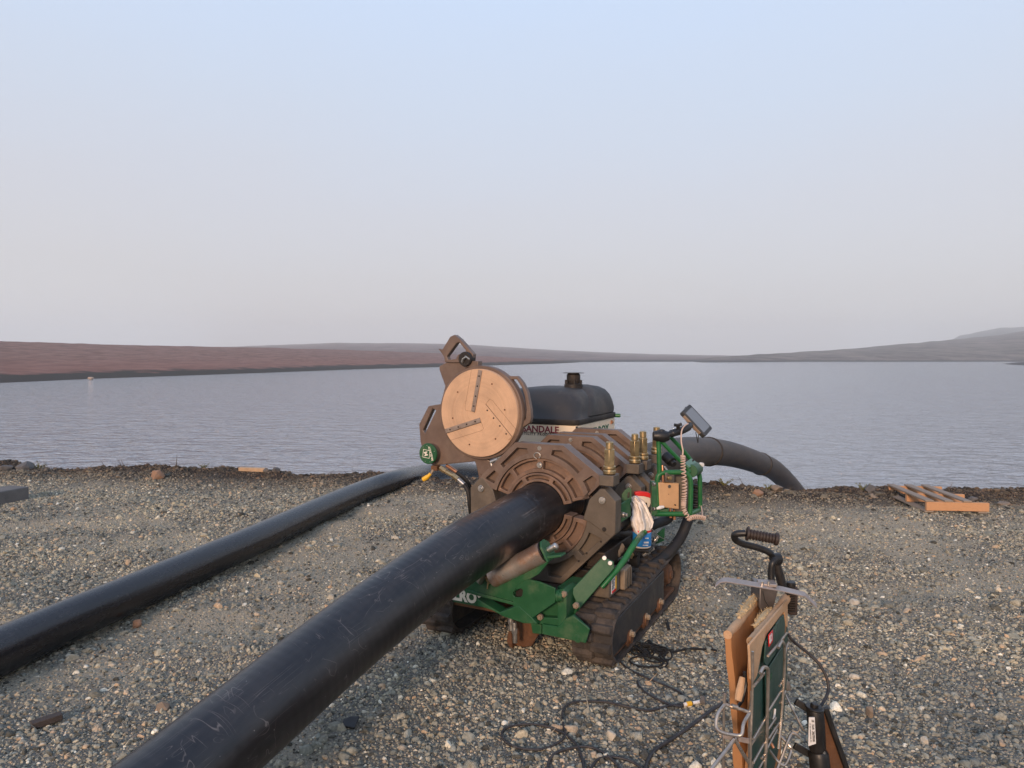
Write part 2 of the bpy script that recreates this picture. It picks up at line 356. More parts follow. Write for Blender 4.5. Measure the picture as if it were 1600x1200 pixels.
def text(name, body, size, m, parent, o, ex, ey, thick=.0015, bold=.0, align='CENTER', space=1.0, sx=1.0):
    cu = bpy.data.curves.new(name, 'FONT'); cu.body = body; cu.size = size; cu.extrude = thick; cu.offset = bold
    cu.align_x = align; cu.align_y = 'CENTER'; cu.space_character = space; cu.resolution_u = 3
    t = bpy.data.objects.new(name, cu); COL.objects.link(t); bpy.context.view_layer.update()
    me = bpy.data.meshes.new_from_object(t.evaluated_get(bpy.context.evaluated_depsgraph_get()))
    bpy.data.objects.remove(t); bpy.data.curves.remove(cu)
    ex = Vector(ex).normalized(); ey = Vector(ey).normalized(); ez = ex.cross(ey)
    M = Matrix.Translation(Vector(o)) @ Matrix((ex * sx, ey, ez)).transposed().to_4x4()
    me.transform(M); ob = bpy.data.objects.new(name, me); COL.objects.link(ob); me.materials.clear(); me.materials.append(m)
    if parent: ob.parent = parent
    return ob

def glyphs(name, n, rows, w_, h_, m, parent, o, ex, ey, seed=3):
    """rows of tiny unreadable print, as small strokes"""
    r = random.Random(seed); ex = Vector(ex).normalized(); ey = Vector(ey).normalized(); ez = ex.cross(ey); o = Vector(o); mb = MB(); cw = w_ / n; ch = h_ / rows
    for j in range(rows):
        for i in range(n):
            if r.random() < .12: continue
            x = -w_ / 2 + cw * (i + .5); y = h_ / 2 - ch * (j + .5); a = cw * .34; b_ = ch * .34; t_ = min(a, b_) * .32
            for (x0, y0, x1, y1) in r.sample([(-a, b_, a, b_), (-a, -b_, a, -b_), (-a, 0, a, 0), (-a, -b_, -a, b_), (a, -b_, a, b_)], 3):
                cx, cy = x + (x0 + x1) / 2, y + (y0 + y1) / 2; dx = abs(x1 - x0) / 2 + t_; dy = abs(y1 - y0) / 2 + t_
                vs = [o + ex * (cx + sx * dx) + ey * (cy + sy * dy) + ez * h for h in (0, .0004) for sx, sy in ((-1, -1), (1, -1), (1, 1), (-1, 1))]
                mb.add(vs, [(4, 5, 6, 7), (0, 1, 5, 4), (1, 2, 6, 5), (2, 3, 7, 6), (3, 0, 4, 7)])
    return mb.build(name, m, parent, flat=True)

#@@SETTING
# ---------------------------------------------------------------- ground
WATER_Z = -2.0
def edge_y(x): return 9.72 - .157 * np.clip(x, -60, 60) + .16 * np.sin(x * 1.3) + .10 * np.sin(x * 3.1 + 1)
def vnoise(x, y, s, seed=0):
    """smooth value noise in numpy"""
    x = x * s + seed * 17.3; y = y * s + seed * 31.7
    xi = np.floor(x).astype(int); yi = np.floor(y).astype(int); fx = x - xi; fy = y - yi
    fx = fx * fx * (3 - 2 * fx); fy = fy * fy * (3 - 2 * fy)
    def h(a, b):
        q = np.sin(a * 127.1 + b * 311.7) * 43758.5453; return q - np.floor(q)
    return (h(xi, yi) * (1 - fx) + h(xi + 1, yi) * fx) * (1 - fy) + (h(xi, yi + 1) * (1 - fx) + h(xi + 1, yi + 1) * fx) * fy
def ground_h(x, y):
    d = y - edge_y(x)
    z = (vnoise(x, y, .7, 1) - .5) * .05 + (vnoise(x, y, 2.6, 2) - .5) * .022 + (vnoise(x, y, 8, 3) - .5) * .014 + (vnoise(x, y, 19, 5) - .5) * .008
    for yy, ww in ((6.3, .30), (7.6, .26), (4.9, .22)):
        q = (y - (yy + .12 * x + .25 * np.sin(x * .35 + yy))) / ww
        z = z - .022 * np.exp(-q * q) + .012 * np.exp(-((np.abs(q) - 1.5) / .6) ** 2)
    # low ragged berm before the bank drops
    berm = np.exp(-((d + .35) / .45) ** 2) * (.02 + .07 * vnoise(x, y, 1.6, 7) * vnoise(x, y, 5, 8) * 2)
    z = z + berm
    drop = np.where(d > 0, -d * .62 - .05 * np.minimum(d, 1), 0)
    z = z + np.maximum(drop, -4.2)
    flat = ((x + .0) ** 2 + (y - 4.6) ** 2) < 0
    return z
def axis(a, b, st, far0, far1, g=1.22):
    m = list(np.arange(a, b + 1e-6, st)); s = st; lo = []; p = a
    while p > far0: s *= g; p -= s; lo.append(p)
    s = st; hi = []; p = b
    while p < far1: s *= g; p += s; hi.append(p)
    return np.array(lo[::-1] + m + hi)
gx = axis(-9.5, 8.0, .035, -2600, 2600); gy = axis(1.2, 11.6, .035, -60, 2200)
X, Y = np.meshgrid(gx, gy); Zg = ground_h(X, Y)
nx, ny = len(gx), len(gy)
me = bpy.data.meshes.new('ground')
vv = np.stack([X, Y, Zg], -1).reshape(-1, 3).astype(np.float32)
ii = (np.arange(ny - 1)[:, None] * nx + np.arange(nx - 1)[None]).reshape(-1)
quads = np.stack([ii, ii + 1, ii + 1 + nx, ii + nx], -1).astype(np.int32)
me.vertices.add(len(vv)); me.vertices.foreach_set('co', vv.reshape(-1))
me.loops.add(quads.size); me.loops.foreach_set('vertex_index', quads.reshape(-1))
me.polygons.add(len(quads)); me.polygons.foreach_set('loop_start', np.arange(0, quads.size, 4, dtype=np.int32))
me.polygons.foreach_set('use_smooth', np.ones(len(quads), bool)); me.update(calc_edges=True)
# attributes: how far past the bank edge, and where the coarse stones lie
dd = (Y - edge_y(X)).reshape(-1).astype(np.float32)
at_ = me.attributes.new('bank', 'FLOAT', 'POINT'); at_.data.foreach_set('value', dd)
Xf, Yf = X.reshape(-1), Y.reshape(-1)
coarse = vnoise(Xf, Yf, .8, 11) * .5 + vnoise(Xf, Yf, 2.1, 12) * .3 + vnoise(Xf, Yf, 6, 13) * .2
for yy, ww in ((6.3, .30), (7.6, .26), (4.9, .22)): coarse = coarse - .16 * np.exp(-((Yf - (yy + .12 * Xf + .25 * np.sin(Xf * .35 + yy))) / ww) ** 2)
coarse = np.clip((coarse - .30) / .30, 0, 1)
foot = np.exp(-(((Xf - .75) / 1.0) ** 2 + ((Yf - 3.55) / .75) ** 2))           # coarse stones near the tracks and the stand
coarse = np.clip(coarse * .8 + foot * .7, 0, 1)
inview = (np.abs(Xf) < Yf * .80 + .9) & (Yf > 1.7) & (dd < 1.2)
at_ = me.attributes.new('coarse', 'FLOAT', 'POINT'); at_.data.foreach_set('value', coarse.astype(np.float32))
near = np.clip((13 - Yf) / 8, .4, 1.0)
fin = np.where(inview, near * (.5 + .5 * coarse), 0).astype(np.float32)
at_ = me.attributes.new('d_small', 'FLOAT', 'POINT'); at_.data.foreach_set('value', fin)
bankb = np.exp(-((dd + .2) / .5) ** 2)
med = np.where(inview, .24 + .76 * coarse + .4 * bankb, 0).astype(np.float32)
at_ = me.attributes.new('d_med', 'FLOAT', 'POINT'); at_.data.foreach_set('value', med)
bk = np.where(inview, np.exp(-((dd + .12) / .38) ** 2), 0).astype(np.float32)
at_ = me.attributes.new('d_bank', 'FLOAT', 'POINT'); at_.data.foreach_set('value', bk)
ground = bpy.data.objects.new('ground', me); COL.objects.link(ground); tag(ground, kind='structure')

def gravel_colour(n, k, fac_socket):
    cr = n.nodes.new('ShaderNodeValToRGB'); cr.color_ramp.interpolation = 'LINEAR'
    cols = [(0, (.05, .048, .042)), (.13, (.12, .118, .105)), (.27, (.27, .265, .235)), (.40, (.37, .33, .26)), (.53, (.20, .21, .195)),
            (.66, (.50, .44, .34)), (.76, (.19, .20, .19)), (.86, (.38, .375, .335)), (.93, (.48, .33, .22)), (.975, (.60, .56, .48)), (1, (.80, .77, .70))]
    e = cr.color_ramp.elements; e[0].position = 0; e[0].color = (*cols[0][1], 1); e[1].position = 1; e[1].color = (*cols[-1][1], 1)
    for p, c in cols[1:-1]: q = e.new(p); q.color = (*c, 1)
    k.new(fac_socket, cr.inputs[0]); return cr.outputs[0]
gm = bpy.data.materials.new('gravel_ground'); gm.use_nodes = True; n = gm.node_tree; k = n.links; b = n.nodes['Principled BSDF']
t = n.nodes.new('ShaderNodeTexCoord')
def vor(scale, feat='F1'):
    v = n.nodes.new('ShaderNodeTexVoronoi'); v.inputs['Scale'].default_value = scale; v.feature = feat; k.new(t.outputs['Object'], v.inputs['Vector']); return v
v1 = vor(65); v2 = vor(150)
g1 = gravel_colour(n, k, v1.outputs['Color']); g2 = gravel_colour(n, k, v2.outputs['Color'])
mxa = n.nodes.new('ShaderNodeMix'); mxa.data_type = 'RGBA'; mxa.inputs['Factor'].default_value = .5; k.new(g1, mxa.inputs['A']); k.new(g2, mxa.inputs['B'])
nz = n.nodes.new('ShaderNodeTexNoise'); nz.inputs['Scale'].default_value = 1.3; nz.inputs['Detail'].default_value = 8; nz.inputs['Roughness'].default_value = .65; k.new(t.outputs['Object'], nz.inputs['Vector'])
rz_ = n.nodes.new('ShaderNodeMapRange'); rz_.inputs[1].default_value = .42; rz_.inputs[2].default_value = .62; k.new(nz.outputs['Fac'], rz_.inputs[0])
sand = n.nodes.new('ShaderNodeMix'); sand.data_type = 'RGBA'; sand.inputs['B'].default_value = (.64, .56, .42, 1)
rzz = n.nodes.new('ShaderNodeMath'); rzz.operation = 'MULTIPLY'; rzz.inputs[1].default_value = .6; k.new(rz_.outputs[0], rzz.inputs[0])
ca = n.nodes.new('ShaderNodeAttribute'); ca.attribute_name = 'coarse'
cm = n.nodes.new('ShaderNodeMapRange'); cm.inputs[1].default_value = .45; cm.inputs[2].default_value = .05; cm.inputs[3].default_value = 0; cm.inputs[4].default_value = .85; k.new(ca.outputs['Fac'], cm.inputs[0])
k.new(cm.outputs[0], sand.inputs['Factor']); k.new(mxa.outputs['Result'], sand.inputs['A'])
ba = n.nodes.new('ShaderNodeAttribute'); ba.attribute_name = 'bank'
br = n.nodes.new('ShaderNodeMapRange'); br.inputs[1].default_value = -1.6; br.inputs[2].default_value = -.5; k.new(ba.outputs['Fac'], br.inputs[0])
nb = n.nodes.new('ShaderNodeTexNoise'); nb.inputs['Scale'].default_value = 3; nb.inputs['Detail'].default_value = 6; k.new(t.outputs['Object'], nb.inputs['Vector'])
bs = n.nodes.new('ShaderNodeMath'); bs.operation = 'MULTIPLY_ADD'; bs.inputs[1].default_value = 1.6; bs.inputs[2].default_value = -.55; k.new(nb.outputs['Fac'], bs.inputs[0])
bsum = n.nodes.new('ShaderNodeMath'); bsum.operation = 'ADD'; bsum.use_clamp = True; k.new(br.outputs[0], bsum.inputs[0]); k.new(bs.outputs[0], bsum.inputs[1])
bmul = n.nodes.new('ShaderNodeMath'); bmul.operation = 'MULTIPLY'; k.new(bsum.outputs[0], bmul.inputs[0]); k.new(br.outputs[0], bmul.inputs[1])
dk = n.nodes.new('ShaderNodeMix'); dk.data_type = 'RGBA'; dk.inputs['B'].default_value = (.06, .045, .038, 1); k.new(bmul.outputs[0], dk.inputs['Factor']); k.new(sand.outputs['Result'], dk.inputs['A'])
sc_ = n.nodes.new('ShaderNodeVectorMath'); sc_.operation = 'SCALE'; sc_.inputs['Scale'].default_value = .58; k.new(dk.outputs['Result'], sc_.inputs[0]); k.new(sc_.outputs[0], b.inputs['Base Color']); b.inputs['Roughness'].default_value = .92; b.inputs['Specular IOR Level'].default_value = .25  # scaled down: shade in the gaps between stones put into the colour
h1 = n.nodes.new('ShaderNodeMath'); h1.operation = 'MULTIPLY_ADD'; h1.inputs[1].default_value = -1; h1.inputs[2].default_value = 1; k.new(v1.outputs['Distance'], h1.inputs[0])
bp1 = n.nodes.new('ShaderNodeBump'); bp1.inputs['Strength'].default_value = .8; bp1.inputs['Distance'].default_value = .012; k.new(h1.outputs[0], bp1.inputs['Height'])
h2 = n.nodes.new('ShaderNodeMath'); h2.operation = 'MULTIPLY_ADD'; h2.inputs[1].default_value = -1; h2.inputs[2].default_value = 1; k.new(v2.outputs['Distance'], h2.inputs[0])
bp2 = n.nodes.new('ShaderNodeBump'); bp2.inputs['Strength'].default_value = .7; bp2.inputs['Distance'].default_value = .006; k.new(h2.outputs[0], bp2.inputs['Height']); k.new(bp1.outputs[0], bp2.inputs['Normal'])
k.new(bp2.outputs[0], b.inputs['Normal'])
me.materials.append(gm)

# stone material: colour per stone
stm = bpy.data.materials.new('gravel_stone'); stm.use_nodes = True; n = stm.node_tree; k = n.links; b = n.nodes['Principled BSDF']
oi = n.nodes.new('ShaderNodeObjectInfo'); gc = gravel_colour(n, k, oi.outputs['Random'])
t = n.nodes.new('ShaderNodeTexCoord'); geo = n.nodes.new('ShaderNodeNewGeometry')
nz = n.nodes.new('ShaderNodeTexNoise'); nz.inputs['Scale'].default_value = 90; nz.inputs['Detail'].default_value = 4; k.new(geo.outputs['Position'], nz.inputs['Vector'])
r1 = n.nodes.new('ShaderNodeMapRange'); r1.inputs[1].default_value = .3; r1.inputs[2].default_value = .7; r1.inputs[3].default_value = .72; r1.inputs[4].default_value = 1.25; k.new(nz.outputs['Fac'], r1.inputs[0])
sc = n.nodes.new('ShaderNodeVectorMath'); sc.operation = 'SCALE'; k.new(gc, sc.inputs[0]); k.new(r1.outputs[0], sc.inputs['Scale'])
# dark wet band at the bank (world position)
sx = n.nodes.new('ShaderNodeSeparateXYZ'); k.new(geo.outputs['Position'], sx.inputs[0])
e1 = n.nodes.new('ShaderNodeMath'); e1.operation = 'MULTIPLY_ADD'; e1.inputs[1].default_value = .157; k.new(sx.outputs['X'], e1.inputs[0]); k.new(sx.outputs['Y'], e1.inputs[2])
e2 = n.nodes.new('ShaderNodeMapRange'); e2.inputs[1].default_value = 8.3; e2.inputs[2].default_value = 9.35; k.new(e1.outputs[0], e2.inputs[0]); e2.inputs[4].default_value = 1.0
mx = n.nodes.new('ShaderNodeMix'); mx.data_type = 'RGBA'; mx.blend_type = 'MULTIPLY'; mx.inputs['B'].default_value = (.30, .25, .235, 1); k.new(e2.outputs[0], mx.inputs['Factor']); k.new(sc.outputs[0], mx.inputs['A'])
np_ = n.nodes.new('ShaderNodeTexNoise'); np_.inputs['Scale'].default_value = 1.1; np_.inputs['Detail'].default_value = 6; np_.inputs['Roughness'].default_value = .6; k.new(geo.outputs['Position'], np_.inputs['Vector'])
pr2 = n.nodes.new('ShaderNodeMapRange'); pr2.inputs[1].default_value = .35; pr2.inputs[2].default_value = .65; k.new(np_.outputs['Fac'], pr2.inputs[0])
pm_ = n.nodes.new('ShaderNodeMix'); pm_.data_type = 'RGBA'; pm_.inputs['A'].default_value = (.78, .81, .79, 1); pm_.inputs['B'].default_value = (1.26, 1.22, 1.06, 1); k.new(pr2.outputs[0], pm_.inputs['Factor'])
pv_ = n.nodes.new('ShaderNodeVectorMath'); pv_.operation = 'MULTIPLY'; k.new(mx.outputs['Result'], pv_.inputs[0]); k.new(pm_.outputs['Result'], pv_.inputs[1])
k.new(pv_.outputs[0], b.inputs['Base Color']); b.inputs['Roughness'].default_value = .85; b.inputs['Specular IOR Level'].default_value = .3

def stone_mesh(name, s, npt=16, flat=.78):
    r = random.Random(s); bm = bmesh.new()
    ax = (1, r.uniform(.65, .95), flat * r.uniform(.7, 1.1))
    for i in range(npt):
        d = Vector((r.gauss(0, 1), r.gauss(0, 1), r.gauss(0, 1))).normalized() * r.uniform(.86, 1.0)
        bm.verts.new((d.x * ax[0] * .5, d.y * ax[1] * .5, d.z * ax[2] * .5))
    bmesh.ops.convex_hull(bm, input=bm.verts); 
    for v in [v for v in bm.verts if not v.link_faces]: bm.verts.remove(v)
    bmesh.ops.bevel(bm, geom=list(bm.edges), offset=.05, segments=1, affect='EDGES')
    m = bpy.data.meshes.new(name); bm.to_mesh(m); bm.free(); m.materials.append(stm)
    m.polygons.foreach_set('use_smooth', [False] * len(m.polygons))
    return m
protos = bpy.data.collections.new('stone_shapes')
for i in range(12):
    protos.objects.link(bpy.data.objects.new('stone_shape', stone_mesh('stone_shape', i, 13 + i % 6)))

def gravel_object(name, layers):
    me2 = bpy.data.meshes.new(name); o = bpy.data.objects.new(name, me2); COL.objects.link(o)
    g = bpy.data.node_groups.new(name, 'GeometryNodeTree'); g.interface.new_socket('Geometry', in_out='OUTPUT', socket_type='NodeSocketGeometry')
    g.interface.new_socket('Geometry', in_out='INPUT', socket_type='NodeSocketGeometry')
    N = g.nodes; K = g.links; go = N.new('NodeGroupOutput'); jn = N.new('GeometryNodeJoinGeometry')
    oi = N.new('GeometryNodeObjectInfo'); oi.inputs['Object'].default_value = ground
    ci = N.new('GeometryNodeCollectionInfo'); ci.inputs['Collection'].default_value = protos; ci.inputs['Separate Children'].default_value = True; ci.inputs['Reset Children'].default_value = True
    for i, (attr, dens, s0, s1, sink, expo) in enumerate(layers):
        na = N.new('GeometryNodeInputNamedAttribute'); na.data_type = 'FLOAT'; na.inputs['Name'].default_value = attr
        mu = N.new('ShaderNodeMath'); mu.operation = 'MULTIPLY'; mu.inputs[1].default_value = dens; K.new(na.outputs['Attribute'], mu.inputs[0])
        dp = N.new('GeometryNodeDistributePointsOnFaces'); K.new(oi.outputs['Geometry'], dp.inputs['Mesh']); K.new(mu.outputs[0], dp.inputs['Density']); dp.inputs['Seed'].default_value = 3 + i
        rv = N.new('FunctionNodeRandomValue'); rv.data_type = 'FLOAT'; rv.inputs['Seed'].default_value = 20 + i
        pw = N.new('ShaderNodeMath'); pw.operation = 'POWER'; pw.inputs[1].default_value = expo; K.new(rv.outputs[1], pw.inputs[0])
        mr = N.new('ShaderNodeMapRange'); mr.inputs[3].default_value = s0; mr.inputs[4].default_value = s1; K.new(pw.outputs[0], mr.inputs[0])
        rr = N.new('FunctionNodeRandomValue'); rr.data_type = 'FLOAT_VECTOR'; rr.inputs[0].default_value = (-.5, -.5, 0); rr.inputs[1].default_value = (.5, .5, 6.283); rr.inputs['Seed'].default_value = 40 + i
        ip = N.new('GeometryNodeInstanceOnPoints'); K.new(dp.outputs['Points'], ip.inputs['Points']); K.new(ci.outputs[0], ip.inputs['Instance'])
        ip.inputs['Pick Instance'].default_value = True
        ri = N.new('FunctionNodeRandomValue'); ri.data_type = 'INT'; ri.inputs[4].default_value = 0; ri.inputs[5].default_value = 11; ri.inputs['Seed'].default_value = 60 + i
        K.new(ri.outputs[2], ip.inputs['Instance Index'])
        K.new(rr.outputs[0], ip.inputs['Rotation']); K.new(mr.outputs[0], ip.inputs['Scale'])
        K.new(ip.outputs[0], jn.inputs[0])
    K.new(jn.outputs[0], go.inputs[0])
    md = o.modifiers.new('scatter', 'NODES'); md.node_group = g
    return o
gr = gravel_object('gravel', [('d_small', 4600, .008, .023, 0, 1.3), ('d_med', 1150, .017, .052, 0, 2.1), ('d_med', 60, .040, .10, 0, 2.2), ('d_bank', 85, .04, .14, 0, 2.6)])
tag(gr, kind='stuff')

# single stones one can point to
def rock(name, p, size, seed, m, label, sink=.3, rz=0, cat='rock', npt=18):
    r = random.Random(seed); bm = bmesh.new()
    for i in range(npt):
        d = Vector((r.gauss(0, 1), r.gauss(0, 1), r.gauss(0, 1))).normalized() * r.uniform(.85, 1.0)
        bm.verts.new((d.x * size[0] / 2, d.y * size[1] / 2, d.z * size[2] / 2))
    bmesh.ops.convex_hull(bm, input=bm.verts)
    for v in [v for v in bm.verts if not v.link_faces]: bm.verts.remove(v)
    bmesh.ops.triangulate(bm, faces=bm.faces)
    bmesh.ops.subdivide_edges(bm, edges=bm.edges, cuts=2, use_grid_fill=True)
    bmesh.ops.smooth_vert(bm, verts=bm.verts, factor=.35, use_axis_x=True, use_axis_y=True, use_axis_z=True); bmesh.ops.recalc_face_normals(bm, faces=bm.faces); bm.normal_update()
    for v in bm.verts:
        v.co *= 1 + .07 * mnoise.noise(v.co * (3 / min(size)) + Vector((seed, 0, 0)))
    me = bpy.data.meshes.new(name); bm.to_mesh(me); bm.free(); me.materials.append(m)
    me.polygons.foreach_set('use_smooth', [True] * len(me.polygons)); me.set_sharp_from_angle(angle=R(28))
    o = bpy.data.objects.new(name, me); COL.objects.link(o)
    o.location = (p[0], p[1], p[2] + size[2] * (.5 - sink)); o.rotation_euler = (0, 0, rz)
    return tag(o, label, cat)
rk_grey = mat('grey_boulder', (.105, .10, .098), .85, 0, .35, 14, (.18, .15, .12), .6, 8, .5, 40)
rk_brown = mat('brown_boulder', (.22, .17, .125), .85, 0, .3, 14, (.22, .17, .12), .6, 8, .5, 40)
rk_orange = mat('orange_boulder', (.30, .17, .10), .85, 0, .3, 14, (.15, .13, .12), .6, 6, .5, 40)
rk_pale = mat('pale_boulder', (.52, .46, .36), .85, 0, .2, 20, (.35, .28, .2), .6, 12, .5, 60)
def grz(x, y): return float(ground_h(np.array([x]), np.array([y]))[0])
def rock_px(px, py, wpx, hpx, seed, m, label, sink=.28, cat='rock'):
    p = gnd(px, py); s = p.y / F; z = grz(p.x, p.y)
    return rock('rock', (p.x, p.y, z), (wpx * s, wpx * s * .8, hpx * s * 1.3), seed, m, label, sink, random.uniform(0, 3), cat)
rock_px(38, 736, 34, 17, 1, rk_grey, 'grey boulder at the left end of the bank beside yellow weeds')
rock_px(8, 737, 26, 10, 2, rk_grey, 'low dark boulder cut by the left edge of the photo on the bank')
rock_px(160, 733, 26, 12, 3, rk_brown, 'brown boulder on the bank rim against the lake, left part')
rock_px(245, 752, 28, 17, 4, rk_orange, 'block shaped rock with an orange face below the bank rim')
rock_px(200, 732, 20, 9, 5, rk_grey, 'small grey rock right of the brown boulder on the rim')
rock_px(432, 745, 17, 10, 6, rk_grey, 'dark stone close to the small black pointed one by the plank')
rock_px(416, 744, 12, 9, 16, rk_grey, 'small stone touching the right end of the thin plank')
rock_px(578, 745, 16, 9, 7, rk_grey, 'dark stone on the bank where the thin pipe crosses it')
rock_px(1183, 778, 22, 12, 8, rk_orange, 'rust orange rock on the bank below the arching pipe')
rock_px(1215, 774, 30, 12, 9, rk_brown, 'brown rock under the arching pipe end')
rock_px(1363, 775, 30, 13, 10, rk_grey, 'dark rock on the bank left of the pallet')
rock_px(1520, 784, 20, 9, 11, rk_grey, 'dark rock on the bank behind the pallet corner')
rock_px(1568, 790, 28, 9, 12, rk_brown, 'flat tan rock right of the pallet')
rock_px(955, 1158, 20, 19, 13, rk_pale, 'pale yellow angular stone between the cable loops')
rock_px(215, 972, 19, 15, 14, rk_orange, 'orange stone near the thin black pipe')
rock_px(1335, 935, 22, 12, 15, rk_pale, 'pale pointed stone right of the stand in open gravel')
rock_px(1358, 1118, 17, 22, 17, rk_brown, 'upright brown stone right of the black case')
rock_px(255, 1104, 26, 20, 18, rk_brown, 'light brown stone between the two black pipes', .35)
rock_px(318, 1096, 24, 14, 19, rk_brown, 'tan flat stone near the big pipe left side', .35)
rock_px(1445, 1160, 22, 13, 20, rk_pale, 'pale stone at the bottom right in gravel', .3)
rock_px(1225, 1078, 30, 20, 21, rk_brown, 'tan stone behind the wire stand', .35)

# weeds on the bank
def weed(px, py, hpx, seed, label):
    r = random.Random(seed); p = gnd(px, py); s = p.y / F; h = hpx * s; z = grz(p.x, p.y)
    o = empty('weed', (p.x, p.y, z - .01), 0, label, 'weed', 'weeds along the bank rim')
    st = MB(); lf = MB()
    for i in range(12):
        a = r.uniform(0, 6.28); tip = Vector((math.cos(a) * h * r.uniform(.3, 1.3), math.sin(a) * h * .5, h * r.uniform(.5, 1.1)))
        st.tube([(0, 0, 0), tip * .5 + Vector((0, 0, h * .12)), tip], .0025, 4)
        for j in range(9):
            c = tip * r.uniform(.3, 1.05); d = Vector((r.gauss(0, 1), r.gauss(0, 1), r.gauss(.3, .6))).normalized() * h * .16; e = d.orthogonal().normalized() * h * .07
            lf.add([c, c + d * .5 + e, c + d, c + d * .5 - e], [(0, 1, 2, 3)])
    st.build('stem', leaf_m, o, flat=True); lf.build('leaves', leaf_m, o, flat=True)
weed(60, 734, 12, 1, 'yellow green weed just right of the grey boulder')
weed(141, 733, 9, 2, 'weed tuft left of the brown boulder on the rim')
weed(180, 733, 8, 3, 'weed tuft right of the brown boulder on the rim')
weed(229, 735, 9, 4, 'weed tuft above the orange faced block rock')
weed(318, 738, 9, 5, 'weed tuft on the rim between block rock and plank')
weed(1132, 768, 12, 6, 'mossy weed on the bank under the arch of the rear pipe')
weed(1199, 772, 10, 7, 'weed beside the brown rock near the arching pipe end')
weed(1347, 772, 12, 8, 'thin upright weed on the bank left of the pallet')

# ---------------------------------------------------------------- water
wm = bpy.data.materials.new('lake_water'); wm.use_nodes = True; n = wm.node_tree; k = n.links; b = n.nodes['Principled BSDF']
b.inputs['Base Color'].default_value = (.36, .375, .385, 1); b.inputs['Roughness'].default_value = .08; b.inputs['IOR'].default_value = 1.52; b.inputs['Specular IOR Level'].default_value = .7
t = n.nodes.new('ShaderNodeTexCoord'); prev = None
for scl, st, ds, rot in (((.16, .22, 1), .8, .5, .3), ((.7, 1.2, 1), 1.0, .75, .15), ((1.8, 2.8, 1), 1.0, .30, -.12), ((6, 9, 1), .8, .02, .2)):
    mp = n.nodes.new('ShaderNodeMapping'); mp.inputs['Scale'].default_value = scl; mp.inputs['Rotation'].default_value = (0, 0, rot); k.new(t.outputs['Object'], mp.inputs[0])
    nn = n.nodes.new('ShaderNodeTexNoise'); nn.inputs['Scale'].default_value = 1; nn.inputs['Detail'].default_value = 3; nn.inputs['Roughness'].default_value = .55; nn.inputs['Distortion'].default_value = .4; k.new(mp.outputs[0], nn.inputs['Vector'])
    bp = n.nodes.new('ShaderNodeBump'); bp.inputs['Strength'].default_value = st; bp.inputs['Distance'].default_value = ds; k.new(nn.outputs['Fac'], bp.inputs['Height'])
    if prev: k.new(prev, bp.inputs['Normal'])
    prev = bp.outputs[0]
k.new(prev, b.inputs['Normal'])
wb = MB(); wb.add([(-2600, 8, WATER_Z), (2600, 8, WATER_Z), (2600, 2600, WATER_Z), (-2600, 2600, WATER_Z)], [(0, 1, 2, 3)])
water = wb.build('water', wm, flat=True); tag(water, kind='structure')

